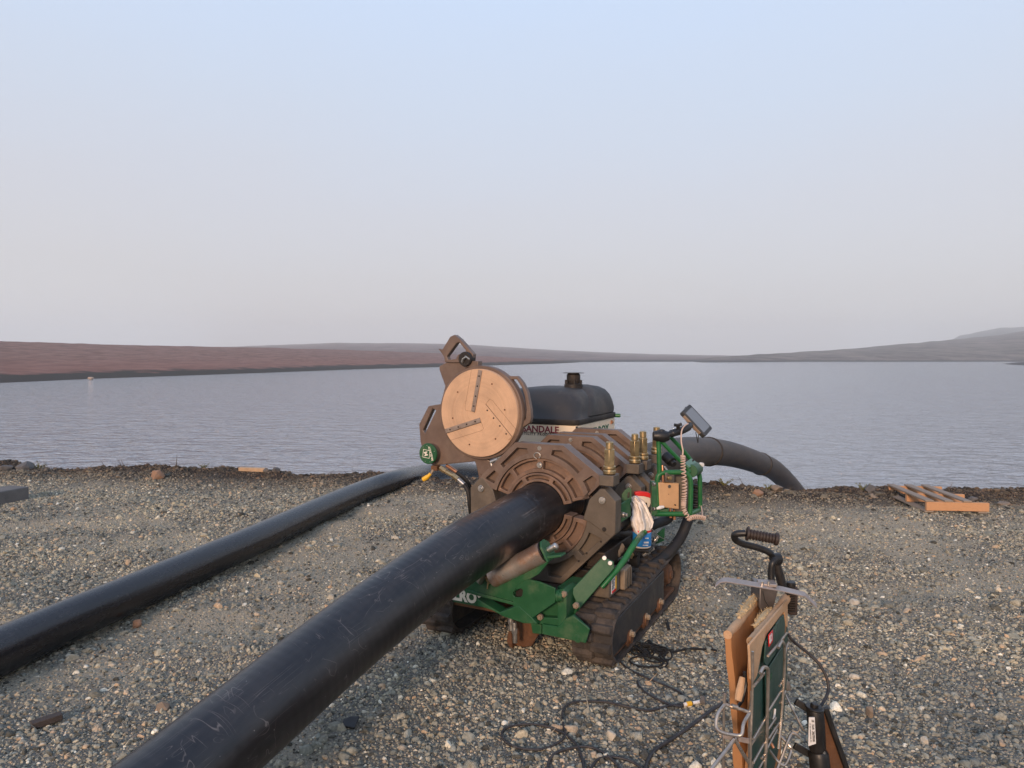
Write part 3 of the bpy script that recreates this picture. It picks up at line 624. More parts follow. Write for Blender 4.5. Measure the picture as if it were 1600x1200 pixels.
# ---------------------------------------------------------------- hills
def hill_mat(name, a, c, shore, sc=.05, red=None):
    m = bpy.data.materials.new(name); m.use_nodes = True; n = m.node_tree; k = n.links; b = n.nodes['Principled BSDF']
    t = n.nodes.new('ShaderNodeTexCoord'); mp = n.nodes.new('ShaderNodeMapping'); mp.inputs['Scale'].default_value = (1, .45, 3); k.new(t.outputs['Object'], mp.inputs[0])
    nz = n.nodes.new('ShaderNodeTexNoise'); nz.inputs['Scale'].default_value = sc; nz.inputs['Detail'].default_value = 12; nz.inputs['Roughness'].default_value = .72; k.new(mp.outputs[0], nz.inputs['Vector'])
    r = n.nodes.new('ShaderNodeMapRange'); r.inputs[1].default_value = .36; r.inputs[2].default_value = .64; k.new(nz.outputs['Fac'], r.inputs[0])
    mx = n.nodes.new('ShaderNodeMix'); mx.data_type = 'RGBA'; mx.inputs['A'].default_value = (*a, 1); mx.inputs['B'].default_value = (*c, 1); k.new(r.outputs[0], mx.inputs['Factor'])
    vo = n.nodes.new('ShaderNodeTexVoronoi'); vo.inputs['Scale'].default_value = max(.14, sc * .9); k.new(mp.outputs[0], vo.inputs['Vector'])
    vr = n.nodes.new('ShaderNodeMapRange'); vr.inputs[1].default_value = .13; vr.inputs[2].default_value = .07; vr.inputs[4].default_value = .7; k.new(vo.outputs['Distance'], vr.inputs[0])
    m2 = n.nodes.new('ShaderNodeMix'); m2.data_type = 'RGBA'; m2.inputs['B'].default_value = (.30, .25, .21, 1); k.new(vr.outputs[0], m2.inputs['Factor']); k.new(mx.outputs['Result'], m2.inputs['A'])
    sp = n.nodes.new('ShaderNodeSeparateXYZ'); k.new(t.outputs['Object'], sp.inputs[0])
    nz2 = n.nodes.new('ShaderNodeTexNoise'); nz2.inputs['Scale'].default_value = .25; k.new(t.outputs['Object'], nz2.inputs['Vector'])
    zz = n.nodes.new('ShaderNodeMath'); zz.operation = 'MULTIPLY_ADD'; zz.inputs[1].default_value = -1.2; k.new(nz2.outputs['Fac'], zz.inputs[0]); k.new(sp.outputs['Z'], zz.inputs[2])
    last = m2
    if red:
        zr = n.nodes.new('ShaderNodeMapRange'); zr.inputs[1].default_value = WATER_Z + 3.0; zr.inputs[2].default_value = WATER_Z + .9; zr.inputs[4].default_value = .45; k.new(zz.outputs[0], zr.inputs[0])
        mr_ = n.nodes.new('ShaderNodeMix'); mr_.data_type = 'RGBA'; mr_.inputs['B'].default_value = (*red, 1); k.new(zr.outputs[0], mr_.inputs['Factor']); k.new(m2.outputs['Result'], mr_.inputs['A']); last = mr_
    zs = n.nodes.new('ShaderNodeMapRange'); zs.inputs[1].default_value = WATER_Z + .5; zs.inputs[2].default_value = WATER_Z + .1; k.new(zz.outputs[0], zs.inputs[0])
    m3 = n.nodes.new('ShaderNodeMix'); m3.data_type = 'RGBA'; m3.inputs['B'].default_value = (*shore, 1); k.new(zs.outputs[0], m3.inputs['Factor']); k.new(last.outputs['Result'], m3.inputs['A'])
    k.new(m3.outputs['Result'], b.inputs['Base Color']); b.inputs['Roughness'].default_value = .95; b.inputs['Specular IOR Level'].default_value = .1
    return m
def interp(tab, x): return np.interp(x, [p[0] for p in tab], [p[1] for p in tab])
def hill(name, x0, x1, shore_y, ridge_y, ridge_dist, m, base=WATER_Z, step=4, jag=.0, curve=.8, seed=0):
    """terrain strip: shoreline and skyline surveyed by bearing, the slope between them rounded"""
    xs = np.arange(x0, x1 + 1, step); rows = 22; vs = []; fs = []
    for i, x in enumerate(xs):
        sy = interp(shore_y, x); ds = 3.7 * F / max(sy - 556, 1.0)          # distance of the shoreline
        dr = max(interp(ridge_dist, x), ds * 1.15)
        ry = interp(ridge_y, x) + (vnoise(np.array([x * 1.0]), np.array([seed * 1.0]), .06, seed)[0] - .5) * jag
        d0 = ray(x, 556); d0.z = 0; d0 = d0 / d0.y
        hr = CAMH + (556 - ry) / F * dr
        for j in range(rows):
            f = j / (rows - 6)
            if f <= 1:
                D = ds + (dr - ds) * f; z = base - .4 + (hr - base + .4) * (f ** curve)
                # keep the slope under the sight line of the ridge: gently convex
                z += (vnoise(np.array([d0.x * D]), np.array([D]), .02, 3 + seed)[0] - .5) * (hr - base) * .10 * (1 - f) * min(1, f * 8)
            else:
                D = dr + (f - 1) * dr * 1.1; z = hr - (f - 1) * (hr + 6) * 1.2
            vs.append((d0.x * D, D, z))
    nr = rows
    for i in range(len(xs) - 1):
        for j in range(nr - 1): fs.append((i * nr + j, i * nr + j + 1, (i + 1) * nr + j + 1, (i + 1) * nr + j))
    mb = MB(); mb.add(vs, fs); o = mb.build(name, m); tag(o, kind='structure'); return o
hm_a = hill_mat('red_heath', (.12, .056, .042), (.29, .16, .125), (.035, .03, .026), .30, (.24, .10, .075))
hm_b = hill_mat('far_heath', (.10, .07, .065), (.24, .17, .15), (.05, .045, .045), .05)
hm_c = hill_mat('grey_hill', (.035, .031, .030), (.24, .185, .15), (.06, .055, .052), .06)
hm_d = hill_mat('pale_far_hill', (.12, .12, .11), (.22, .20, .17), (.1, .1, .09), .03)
hill('hill', -500, 980, [(-500, 640), (-200, 612), (0, 600), (140, 593.5), (400, 584), (560, 578), (700, 574), (800, 571), (900, 568.5), (980, 567.5)],
     [(-500, 522), (-200, 528), (0, 533), (100, 536), (200, 539), (300, 541), (400, 543), (500, 545.5), (600, 548.5), (700, 553), (800, 559), (900, 564), (980, 567)],
     [(-500, 170), (0, 230), (400, 330), (700, 420), (980, 480)], hm_a, jag=.8, curve=.85, seed=1)
hill('hill', 330, 1330, [(330, 566), (1330, 566)],
     [(330, 543), (450, 538.5), (530, 535.5), (600, 536), (640, 536), (740, 539), (850, 546), (950, 551), (1050, 554), (1150, 555.5), (1330, 557)],
     [(330, 1300), (1330, 1500)], hm_b, jag=.8, seed=2)
hill('hill', 1060, 2200, [(1060, 567.5), (1240, 565.5), (2200, 565)],
     [(1060, 566.5), (1100, 560), (1160, 555), (1200, 553), (1300, 547), (1350, 543), (1400, 538.5), (1450, 534), (1490, 530.5), (1560, 524), (1600, 517), (1750, 505), (2200, 500)],
     [(1060, 520), (1300, 700), (1600, 1000), (2200, 1200)], hm_c, jag=1.2, seed=3)
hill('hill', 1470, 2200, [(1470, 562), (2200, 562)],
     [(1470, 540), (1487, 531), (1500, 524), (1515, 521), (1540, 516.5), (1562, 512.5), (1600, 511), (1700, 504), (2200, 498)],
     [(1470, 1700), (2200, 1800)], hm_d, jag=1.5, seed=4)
hill('headland', 1560, 2000, [(1560, 570), (1600, 571.2), (2000, 580)],
     [(1560, 569), (1580, 567), (1600, 565.5), (1700, 560), (2000, 550)], [(1560, 305), (2000, 320)], hm_c, jag=.6, seed=5)
far_rock = hill_mat('x', (.4, .25, .18), (.5, .34, .25), (.4, .25, .18)); 
pr_ = at(138, 592.5, 110); rk = rock('rock', (pr_.x, pr_.y + .6, WATER_Z + .05), (1.15, .8, .55), 31, mat('pale_orange_shore_rock', (.44, .32, .24), .9, 0, .2, 4), 'pale orange boulder at the water line of the far left shore', .2)

#@@HAZE
hz = bpy.data.materials.new('haze'); hz.use_nodes = True; n = hz.node_tree; n.nodes.clear()
ho = n.nodes.new('ShaderNodeOutputMaterial'); pv = n.nodes.new('ShaderNodeVolumePrincipled')
pv.inputs['Anisotropy'].default_value = .1; pv.inputs['Color'].default_value = (.94, .955, .93, 1); pv.inputs['Density'].default_value = .0006; n.links.new(pv.outputs[0], ho.inputs['Volume'])
hb = MB(); hb.box((0, 1350, 47), (6600, 3100, 116)); hazeo = hb.build('haze', hz, flat=True); tag(hazeo, kind='stuff')
# ---------------------------------------------------------------- pipes
def ring_tube(path, r, n=48, vdist0=0):
    """tube with uv (metres round, metres along), linked as one mesh"""
    pts = [Vector(p) for p in path]; m = len(pts); vs = []; uvs = []; nrm = Vector((0, 0, 1)); d = vdist0; ds = []
    for i in range(m):
        if i: d += (pts[i] - pts[i - 1]).length
        ds.append(d)
        t = (pts[min(i + 1, m - 1)] - pts[max(i - 1, 0)]).normalized()
        nrm = (nrm - t * nrm.dot(t)).normalized(); bn = t.cross(nrm)
        for j in range(n):
            a = 2 * math.pi * j / n + math.pi; vs.append(pts[i] + (nrm * math.cos(a) + bn * math.sin(a)) * (r[i] if isinstance(r, list) else r))
    fs = []; fu = []
    r0 = r[0] if isinstance(r, list) else r
    for i in range(m - 1):
        for j in range(n):
            j2 = (j + 1) % n; fs.append((i * n + j, i * n + j2, (i + 1) * n + j2, (i + 1) * n + j))
            a, c = 2 * math.pi * r0 * j / n, 2 * math.pi * r0 * (j + 1) / n
            fu += [(a, ds[i]), (c, ds[i]), (c, ds[i + 1]), (a, ds[i + 1])]
    return vs, fs, fu
def pipe(name, path, r, m, label, wall=.03, caps=True):
    vs, fs, fu = ring_tube(path, r)
    me = bpy.data.meshes.new(name); me.from_pydata([tuple(v) for v in vs], [], fs)
    uv = me.uv_layers.new(name='UVMap'); uv.data.foreach_set('uv', np.array(fu, dtype=np.float32).reshape(-1))
    me.polygons.foreach_set('use_smooth', [True] * len(fs)); me.materials.append(m); me.update()
    o = bpy.data.objects.new(name, me); COL.objects.link(o)
    q = o.modifiers.new('wall', 'SOLIDIFY'); q.thickness = wall; q.offset = -1
    return tag(o, label, 'pipe')
PR = .162
path = smooth_path([L2W(*p) for p in [(-.035, .62, .765), (-.035, .28, .765), (-.085, -.1, .715), (-.15, -.5, .648), (-.205, -.98, .543), (-.228, -1.4, .450), (-.228, -1.89, .348), (-.23, -2.4, .253), (-.24, -3.2, .165), (-.27, -4.4, .158)]], 10)
big = pipe('pipe', path, PR, pipe_black, 'thick scratched black pipe coming out of the near clamp towards the camera')
path = smooth_path([L2W(*p) for p in [(-.035, .70, .765), (-.035, 1.4, .765), (-.035, 2.2, .765), (-.03, 3.5, .71), (0, 4.6, .605), (.04, 5.6, .47), (.10, 6.5, .31), (.18, 7.5, .10), (.27, 8.6, -.16), (.4, 10, -.66), (.55, 11.6, -1.35), (.75, 14, -2.5)]], 12)
rad = []
acc = 0
marks = [at(1108, 706, 8.6), at(1192, 722, 11.2)]
for i, p in enumerate(path): rad.append(PR)
for mk in marks:
    j = min(range(len(path)), key=lambda q: (path[q] - mk).length)
rear = pipe('pipe', path, PR, pipe_dusty, 'thick dusty brown pipe arching from the machine down to the lake')
# fusion beads on the rear pipe
for mx_ in (1108, 1191):
    j = min(range(2, len(path) - 2), key=lambda q: abs(800 + F * path[q].x / path[q].y - mx_))
    t = (path[j + 1] - path[j - 1]).normalized(); c = path[j]; mb = MB()
    for sgn in (-1, 1):
        x = t.orthogonal().normalized(); y = t.cross(x)
        mb.tube([c + t * .011 * sgn + (x * math.cos(a) + y * math.sin(a)) * (PR + .003) for a in np.linspace(0, 2 * math.pi, 40, endpoint=False)], .010, 8, closed=True)
    bd = mb.build('weld_bead', dark_iron, rear)
R2 = .128
lp = [(-260, 1140), (0, 1018), (100, 973), (200, 930), (300, 886.5), (400, 843), (500, 797), (570, 767), (620, 750)]
path = [gnd(x, y, R2) for x, y in lp] + [at(655, 741.5, 10.1), at(690, 736.5, 10.9), at(722, 735.5, 11.7), at(760, 741, 12.6), at(800, 754, 13.6)]
e = path[-1]; path.append(e + Vector((.6, 1.2, -1.0)))
thin = pipe('pipe', smooth_path(path, 12), R2, pipe_black2, 'thinner clean black pipe lying on the gravel left of the machine', .02)

# ---------------------------------------------------------------- the fusion machine (local: x across to the right, y away from the camera, z up)
M_ = empty('pipe_fusion_machine', MO, MROT, 'tracked green and brown pipe fusion machine clamping the thick black pipe', 'machine')
JV, JW = -.035, .765
def pol(a, r): return (JV + math.cos(R(a)) * r, JW + math.sin(R(a)) * r)
def arc(a0, a1, r, n=14): return [pol(a0 + (a1 - a0) * i / n, r) for i in range(n + 1)]
def raypoly(a, poly):
    """distance from the jaw centre to the outline along bearing a"""
    d = Vector((math.cos(R(a)), math.sin(R(a)))); best = 0
    for i in range(len(poly)):
        p = Vector(poly[i]) - Vector((JV, JW)); q = Vector(poly[(i + 1) % len(poly)]) - Vector((JV, JW)); e = q - p
        den = d.x * e.y - d.y * e.x
        if abs(den) < 1e-9: continue
        t = (p.x * e.y - p.y * e.x) / den; s_ = (p.x * d.y - p.y * d.x) / den
        if t > .1 and -1e-3 <= s_ <= 1.001: best = max(best, t)
    return best or .44
def sector_pocket(a0, a1, r0, poly, rim=.032):
    inner = arc(a0, a1, r0, 8); o = []
    corner = []
    for p in poly:
        ang = math.degrees(math.atan2(p[1] - JW, p[0] - JV)) % 360
        for sh in (0, 360):
            if a0 + 1 < ang + sh < a1 - 1: corner.append((ang + sh, p))
    def inset(a, dist): return pol(a, dist - rim)
    o.append(inset(a1, raypoly(a1, poly) * .995))
    for ang, p in sorted(corner, reverse=True): o.append(inset(ang, (Vector(p) - Vector((JV, JW))).length * .995 - .004))
    o.append(inset(a0, raypoly(a0, poly) * .995))
    return inner + o
def ring_pocket(a0, a1, r0, r1): return arc(a0, a1, r0, 8) + arc(a1, a0, r1, 8)
UR = [(JV - .40, JW), (JV - .435, JW + .13), (JV - .405, JW + .176), (JV - .167, JW + .398), (JV + .157, JW + .398), (JV + .400, JW + .225), (JV + .386, JW + .174), (JV + .316, JW + .103), (JV + .30, JW)]
UP = [(JV - .452, JW + .10), (JV - .452, JW + .13), (JV - .405, JW + .176), (JV - .167, JW + .398), (JV + .157, JW + .398), (JV + .394, JW + .232), (JV + .474, JW + .237), (JV + .474, JW + .181), (JV + .386, JW + .174), (JV + .316, JW + .103)]
def polar_plate(mb, a0, a1, pockets, rin, pin, pout, rout, t0, t1, marks=(), step=3.0):
    """ring sector with pockets cut through it, built as a polar grid of quads; rin..rout may be functions of the bearing"""
    fn = [f if callable(f) else (lambda a, f=f: f) for f in (rin, pin, pout, rout)]
    A = {a0, a1} | {x for pk in pockets for x in pk} | {m_ for m_ in marks if a0 < m_ < a1}
    k_ = a0
    while k_ < a1:
        if min(abs(k_ - x) for x in A) > step * .45: A.add(k_)
        k_ += step
    A = sorted(A); n = len(A); vs = []
    for a in A:
        for f in fn:
            p = pol(a, f(a)); vs.append((p[0], t0, p[1])); vs.append((p[0], t1, p[1]))
    def vid(i, k, s_): return (i * 4 + k) * 2 + s_
    occ = [[True, not any(x0 - .01 <= A[i] and A[i + 1] <= x1 + .01 for x0, x1 in pockets), True] for i in range(n - 1)]
    fs = []
    def oc(i, k): return 0 <= i < n - 1 and 0 <= k < 3 and occ[i][k]
    for i in range(n - 1):
        for k in range(3):
            if not occ[i][k]: continue
            for s_ in (0, 1): fs.append((vid(i, k, s_), vid(i, k + 1, s_), vid(i + 1, k + 1, s_), vid(i + 1, k, s_)))
            if not oc(i - 1, k): fs.append((vid(i, k, 0), vid(i, k + 1, 0), vid(i, k + 1, 1), vid(i, k, 1)))
            if not oc(i + 1, k): fs.append((vid(i + 1, k, 0), vid(i + 1, k + 1, 0), vid(i + 1, k + 1, 1), vid(i + 1, k, 1)))
            if not oc(i, k - 1): fs.append((vid(i, k, 0), vid(i + 1, k, 0), vid(i + 1, k, 1), vid(i, k, 1)))
            if not oc(i, k + 1): fs.append((vid(i, k + 1, 0), vid(i + 1, k + 1, 0), vid(i + 1, k + 1, 1), vid(i, k + 1, 1)))
    mb.add(vs, fs)
def ang_of(p): return math.degrees(math.atan2(p[1] - JW, p[0] - JV)) % 360
def jaw(u0, th=.10, first=False):
    D = th; parts = []
    # upper jaw: outline joined to the ring arc
    mk = [ang_of(q) for q in UR[1:8]]; ro = lambda a: raypoly(a, UR); po = lambda a: raypoly(a, UR) - .034
    mb = MB(); polar_plate(mb, 16, 164, [(22, 34), (43, 77), (103, 137), (146, 158)], .312, .342, po, ro, u0, u0 + .045, mk); a = mb.build('upper_jaw', casting, M_, .003)
    mb = MB(); polar_plate(mb, 16.2, 163.8, [], .313, .342, po, lambda a: ro(a) - .0015, u0 + .0452, u0 + D, mk); mb.build('jaw_web', casting, a, .003)
    # lug block that carries the clamp nut
    mb = MB(); mb.box((JV + .432, u0 + D / 2, JW + .207), (.088, D + .012, .062)); mb.build('lug', casting_dull, a, .004)
    # lower jaw with both hinge brackets
    LO = [(JV + .46, JW + .5), (JV + .487, JW - .10), (JV + .15, JW - .445), (JV - .15, JW - .445), (JV - .487, JW - .10), (JV - .46, JW + .5)]
    mk = [ang_of(LO[q]) for q in (1, 2, 3, 4)]; ro = lambda a: raypoly(a, LO); po = lambda a: raypoly(a, LO) - .036
    mb = MB(); polar_plate(mb, 187, 353, [(199, 222), (229, 262), (278, 311), (318, 341)], .312, .342, po, ro, u0 + .002, u0 + .047, mk); b = mb.build('lower_jaw', casting_dull, M_, .003)
    mb = MB(); polar_plate(mb, 187.2, 352.8, [], .313, .342, po, lambda a: ro(a) - .0015, u0 + .0472, u0 + D, mk); mb.build('jaw_web', casting_dull, b, .003)
    for s_ in (1, -1):
        bl_ = [(JV + s_ * .285, JW - .035), (JV + s_ * .326, JW + .089), (JV + s_ * .395, JW + .157), (JV + s_ * .42, JW + .157), (JV + s_ * .49, JW + .09), (JV + s_ * .487, JW - .10), (JV + s_ * .462, JW - .128), (JV + s_ * .33, JW - .05)]
        mb = MB(); mb.plate(bl_, u0 - .001, u0 + D + .001); mb.build('hinge_bracket', casting_dull, b, .004)
    for q in [(.42, -.08, .013), (.40, -.155, .006), (.31, -.235, .006), (.26, -.29, .006)]:
        mb = MB(); mb.cyl((JV + q[0], u0 - .005, JW + q[1]), (JV + q[0], u0 + .006, JW + q[1]), q[2], n=14)
        mb.build('bolt', dark_iron, b, .001)
    for s_ in (1, -1):
        mb = MB(); mb.cyl((JV + s_ * .408, u0 - .012, JW + .09), (JV + s_ * .408, u0 + .006, JW + .09), .021, n=18); mb.cyl((JV + s_ * .408, u0 - .017, JW + .09), (JV + s_ * .408, u0 - .011, JW + .09), .012, n=6)
        mb.build('hinge_pin', steel, b, .002)
    # inserts, upper and lower halves
    for (a0, a1, r0, r1, nm, win, sd_) in ((16, 164, .222, .309, 'upper_insert', [(20, 44), (50, 86), (94, 130), (136, 160)], .010), (188, 352, .222, .309, 'lower_insert', [(194, 226), (232, 266), (274, 308), (314, 346)], .010)):
        mb = MB(); polar_plate(mb, a0, a1, win, r0, r0 + .022, r1 - .014, r1, u0 + .012, u0 + .050); c = mb.build(nm, insert_m, M_, .0025)
        mb = MB(); polar_plate(mb, a0 + .2, a1 - .2, [], r0 + .001, r0 + .02, r1 - .02, r1 - .001, u0 + .0502, u0 + D - .004); mb.build('insert_web', insert_m, c, .002)
    for (a0, a1, nm, win) in ((14, 166, 'upper_pipe_insert', [(20, 62), (70, 118), (126, 160)]), (190, 354, 'lower_pipe_insert', [(196, 238), (246, 292), (300, 346)])):
        mb = MB(); polar_plate(mb, a0, a1, win, PR + .004, PR + .020, .2195 - .013, .2195, u0 - .002, u0 + .036); c = mb.build(nm, insert_m, M_, .0025)
        mb = MB(); polar_plate(mb, a0 + .2, a1 - .2, [], PR + .005, PR + .02, .205, .2185, u0 + .0362, u0 + D - .006); mb.build('insert_web', insert_m, c, .002)
    mb = MB(); mb.cyl((JV, u0 + .006, JW + .268), (JV, u0 - .002, JW + .268), .018, n=18); mb.cyl((JV, u0, JW + .268), (JV, u0 - .008, JW + .268), .009, n=14); mb.build('screw', steel, a, .001)
    mb = MB(); mb.cyl((JV, u0 + .01, JW + .372), (JV, u0 - .003, JW + .372), .015, n=6); mb.tube([(JV - .012 + .022 * math.cos(t), u0 - .008, JW + .327 + .018 * math.sin(t)) for t in np.linspace(-1, 4.6, 14)], .003, 6); mb.build('lock_ring', steel, a)
    # clamp nut: flanged base, long hexagon, round neck
    z0 = JW + .24; kx = JV + .432; uc = u0 + D / 2
    mb = MB(); mb.lathe((kx, uc, z0), (0, 0, 1), [(.034, 0), (.038, .004), (.038, .02), (.034, .024), (.034, .03), (.037, .033), (.037, .046), (.03, .05)], 24)
    mb.cyl((kx, uc, z0 + .05), (kx, uc, z0 + .145), .033, n=6); mb.cyl((kx, uc, z0 + .145), (kx, uc, z0 + .152), .033, .022, n=6)
    mb.lathe((kx, uc, z0 + .15), (0, 0, 1), [(.023, 0), (.023, .036), (.020, .04), (.013, .04), (.013, .032)], 20)
    mb.build('clamp_nut', brass, M_, .0015)
    return a
for i, (u0, th) in enumerate([(.28, .10), (.77, .09), (.945, .09), (1.27, .09)]): jaw(u0, th, i == 0)
# carriage: guide rods, hydraulic cylinders, base between the jaws
for s_ in (-1, 1):
    mb = MB(); mb.cyl((JV + s_ * .37, .33, JW - .12), (JV + s_ * .37, 1.5, JW - .12), .032, n=24); mb.build('guide_rod', steel, M_)
    mb = MB(); mb.cyl((JV + s_ * .37, .40, JW - .12), (JV + s_ * .37, .75, JW - .12), .055, n=24); mb.build('hydraulic_cylinder', blackp, M_, .004)
mb = MB(); mb.box((JV, .90, JW - .47), (.38, 1.0, .05)); mb.box((JV - .33, .82, .38), (.2, .9, .06)); mb.box((JV + .20, .90, .35), (.16, .95, .06)); mb.build('carriage_base', dark_iron, M_, .006)
mb = MB(); mb.box((JV, .80, JW - .02), (.5, .04, .5)); 
# dark clutter behind the front jaw: blocks and lines
mb = MB(); mb.box((JV + .1, .58, .40), (.52, .22, .12)); mb.box((.30, .62, .47), (.12, .5, .10)); mb.cyl((.33, .42, .62), (.33, .95, .50), .03); mb.build('valve_housing', dark_iron, M_, .008)

# facer: housing, disc, blades, handles, motor
ud = .45
def P(x, y, u=ud): q = lu(x, y, u); return (q[0], q[2])
FC = (-.563, 1.321); FR = .293
def fz(pts, u=.50): return [P(640 + a / 4.617, 510 + b / 4.617, u) for a, b in pts]
def circ(r, n=64, c=FC): return [(c[0] + r * math.cos(2 * math.pi * i / n), c[1] + r * math.sin(2 * math.pi * i / n)) for i in range(n)]
hs = fz([(480, 262), (270, 256), (213, 286), (213, 312), (256, 430), (222, 560), (135, 574), (68, 705), (78, 835), (110, 960), (170, 1004), (470, 975), (505, 1066), (590, 1100), (640, 1010), (560, 960), (620, 700), (520, 400)])
mb = MB(); mb.plate(hs, .50, .545, [fz([(165, 592), (190, 606), (110, 772), (95, 748)])[::-1]]); fac = mb.build('facer_housing', casting, M_, .005)
mb = MB(); mb.lathe((FC[0], .475, FC[1]), (0, 1, 0), [(.299, 0), (.312, 0), (.316, .006), (.316, .055), (.305, .07), (.2, .075), (.1, .075)], 72); mb.build('facer_rim', casting, fac, .002)
mb = MB(); mb.lathe((FC[0], ud, FC[1]), (0, 1, 0), [(.0005, 0), (.06, .0), (.291, 0), (FR, .003), (FR, .04)], 96); disc = mb.build('facer_disc', alu_face, fac)
# turned rings: two shallow steps in the face
mb = MB()
for rr_ in (.085, .125, .2):
    mb.tube([(p[0], ud - .0002, p[1]) for p in circ(rr_, 64)], .0008, 4, closed=True)
mb.build('turning_mark', alu_face, disc)
def blade(p0, p1, wdt, m, slot=True, off=1):
    a = Vector((*P(*p0), 0)).xy; b_ = Vector((*P(*p1), 0)).xy; d = (b_ - a).normalized(); nn = Vector((-d.y, d.x))
    L_ = [a + nn * wdt / 2, b_ + nn * wdt / 2, b_ - nn * wdt / 2, a - nn * wdt / 2]
    mb = MB(); mb.plate([tuple(q) for q in L_], ud - .006, ud - .0005); o = mb.build('blade', m, disc, .001, 1)
    mb = MB(); o2 = nn * off * (wdt / 2 + .001)
    mb.plate([tuple(a + o2), tuple(b_ + o2), tuple(b_ + o2 + nn * off * .002), tuple(a + o2 + nn * off * .002)], ud - .0012, ud - .0003); mb.build('cutting_slot', ink, disc)
    o3 = nn * off * (wdt / 2 + .055)
    mb = MB(); mb.tube([(q.x, ud - .0005, q.y) for q in (a + o2 * 1.0, a + o3 * .9 - d * .004, a + o3 + d * .02, b_ + o3 - d * .01)], .0007, 4); mb.build('pocket_edge', rust, disc)
    ln = (b_ - a).length
    for kk in range(4): mb = MB(); q = a + d * ln * (.14 + .24 * kk); mb.cyl((q.x, ud - .0085, q.y), (q.x, ud - .005, q.y), .0055, n=10); mb.build('screw', dark_iron, disc)
blade((739.5, 643.5), (751, 578.5), .028, blade_m, off=1)
blade((751, 656), (696.5, 673.5), .030, blade_m, off=1)
blade((756.5, 634), (797.5, 685), .032, alu_face, off=1)
for a_, r_ in ((62, .22), (8, .20), (-52, .21), (-108, .225), (192, .205), (140, .21)):
    mb = MB(); mb.cyl((FC[0] + r_ * math.cos(R(a_)), ud - .003, FC[1] + r_ * math.sin(R(a_))), (FC[0] + r_ * math.cos(R(a_)), ud, FC[1] + r_ * math.sin(R(a_))), .0055, n=12)
    mb.build('bolt', rust, disc)
# top lifting handle
ho_ = fz([(213, 160), (245, 166), (300, 75), (332, 60), (372, 92), (466, 200), (462, 248), (420, 258), (330, 262), (262, 258), (258, 225), (240, 195)]); hi_ = fz([(365, 115), (345, 122), (276, 216), (285, 240), (340, 236), (362, 200), (412, 200), (412, 172)])
mb = MB(); mb.plate(ho_, .485, .53, [hi_[::-1]]); h1_ = mb.build('lifting_handle', casting, fac, .005)
mb = MB(); q = P(726, 561, .46); mb.lathe((q[0], .455, q[1]), (0, 1, 0), [(.038, 0), (.046, 0), (.05, .01), (.05, .06), (.045, .07)], 20); mb.build('latch_cup', dark_iron, h1_)
mb = MB(); mb.tube([(q[0] - .012, .45, q[1] - .02), (q[0] + .0, .44, q[1] - .0), (q[0] + .02, .44, q[1] + .015), (q[0] + .035, .46, q[1])], .009, 8); mb.build('latch_hook', steel, h1_)
mb = MB(); q = P(744, 568, .49); mb.box((q[0] - .03, .51, q[1] - .005), (.10, .06, .045)); mb.build('handle_base', casting, fac, .004)
ro_ = fz([(690, 358), (775, 358), (815, 405), (848, 475), (872, 600), (875, 660), (868, 695), (800, 740), (780, 720), (836, 668), (842, 600), (828, 500), (808, 440), (770, 382), (735, 384), (725, 398)])
mb = MB(); mb.plate(ro_, .500, .540); mb.build('side_handle', casting, fac, .005)
# motor with the round green cap
q = P(668.5, 709, .44); MC = (q[0], q[1])
mb = MB(); mb.lathe((MC[0], .455, MC[1]), (0, 1, 0), [(.05, 0), (.066, 0), (.066, .045), (.06, .05)], 28); mb.build('motor', casting, fac, .002)
mb = MB(); mb.lathe((MC[0], .438, MC[1]), (0, 1, 0), [(.001, 0), (.068, 0), (.072, .004), (.072, .014), (.066, .0165)], 40); cap = mb.build('motor_cap', green, fac)
text('lettering', 'McELROY', .024, cream_ink, cap, (MC[0] + .028, .4365, MC[1] + .004), (-.3, 0, 1), (-1, 0, -.3), .0008, .0004)
text('lettering', 'M', .040, cream_ink, cap, (MC[0] - .012, .4365, MC[1] + .0), (-.3, 0, 1), (-1, 0, -.3), .0008, .0012)
mb = MB(); fr_ = .03
mb.plate([(MC[0] - .042, MC[1] - .026), (MC[0] + .014, MC[1] - .032), (MC[0] + .020, MC[1] + .024), (MC[0] - .036, MC[1] + .03)], .4368, .4378, [[(MC[0] - .039, MC[1] - .023), (MC[0] - .033, MC[1] + .027), (MC[0] + .017, MC[1] + .021), (MC[0] + .011, MC[1] - .029)]])
mb.build('emblem_frame', cream_ink, cap)
for a_ in (20, 95, 130, 200, 250, 290): mb = MB(); mb.cyl((MC[0] + .058 * math.cos(R(a_)), .436, MC[1] + .058 * math.sin(R(a_))), (MC[0] + .058 * math.cos(R(a_)), .438, MC[1] + .058 * math.sin(R(a_))), .003, n=8); mb.build('cap_screw', steel, cap)
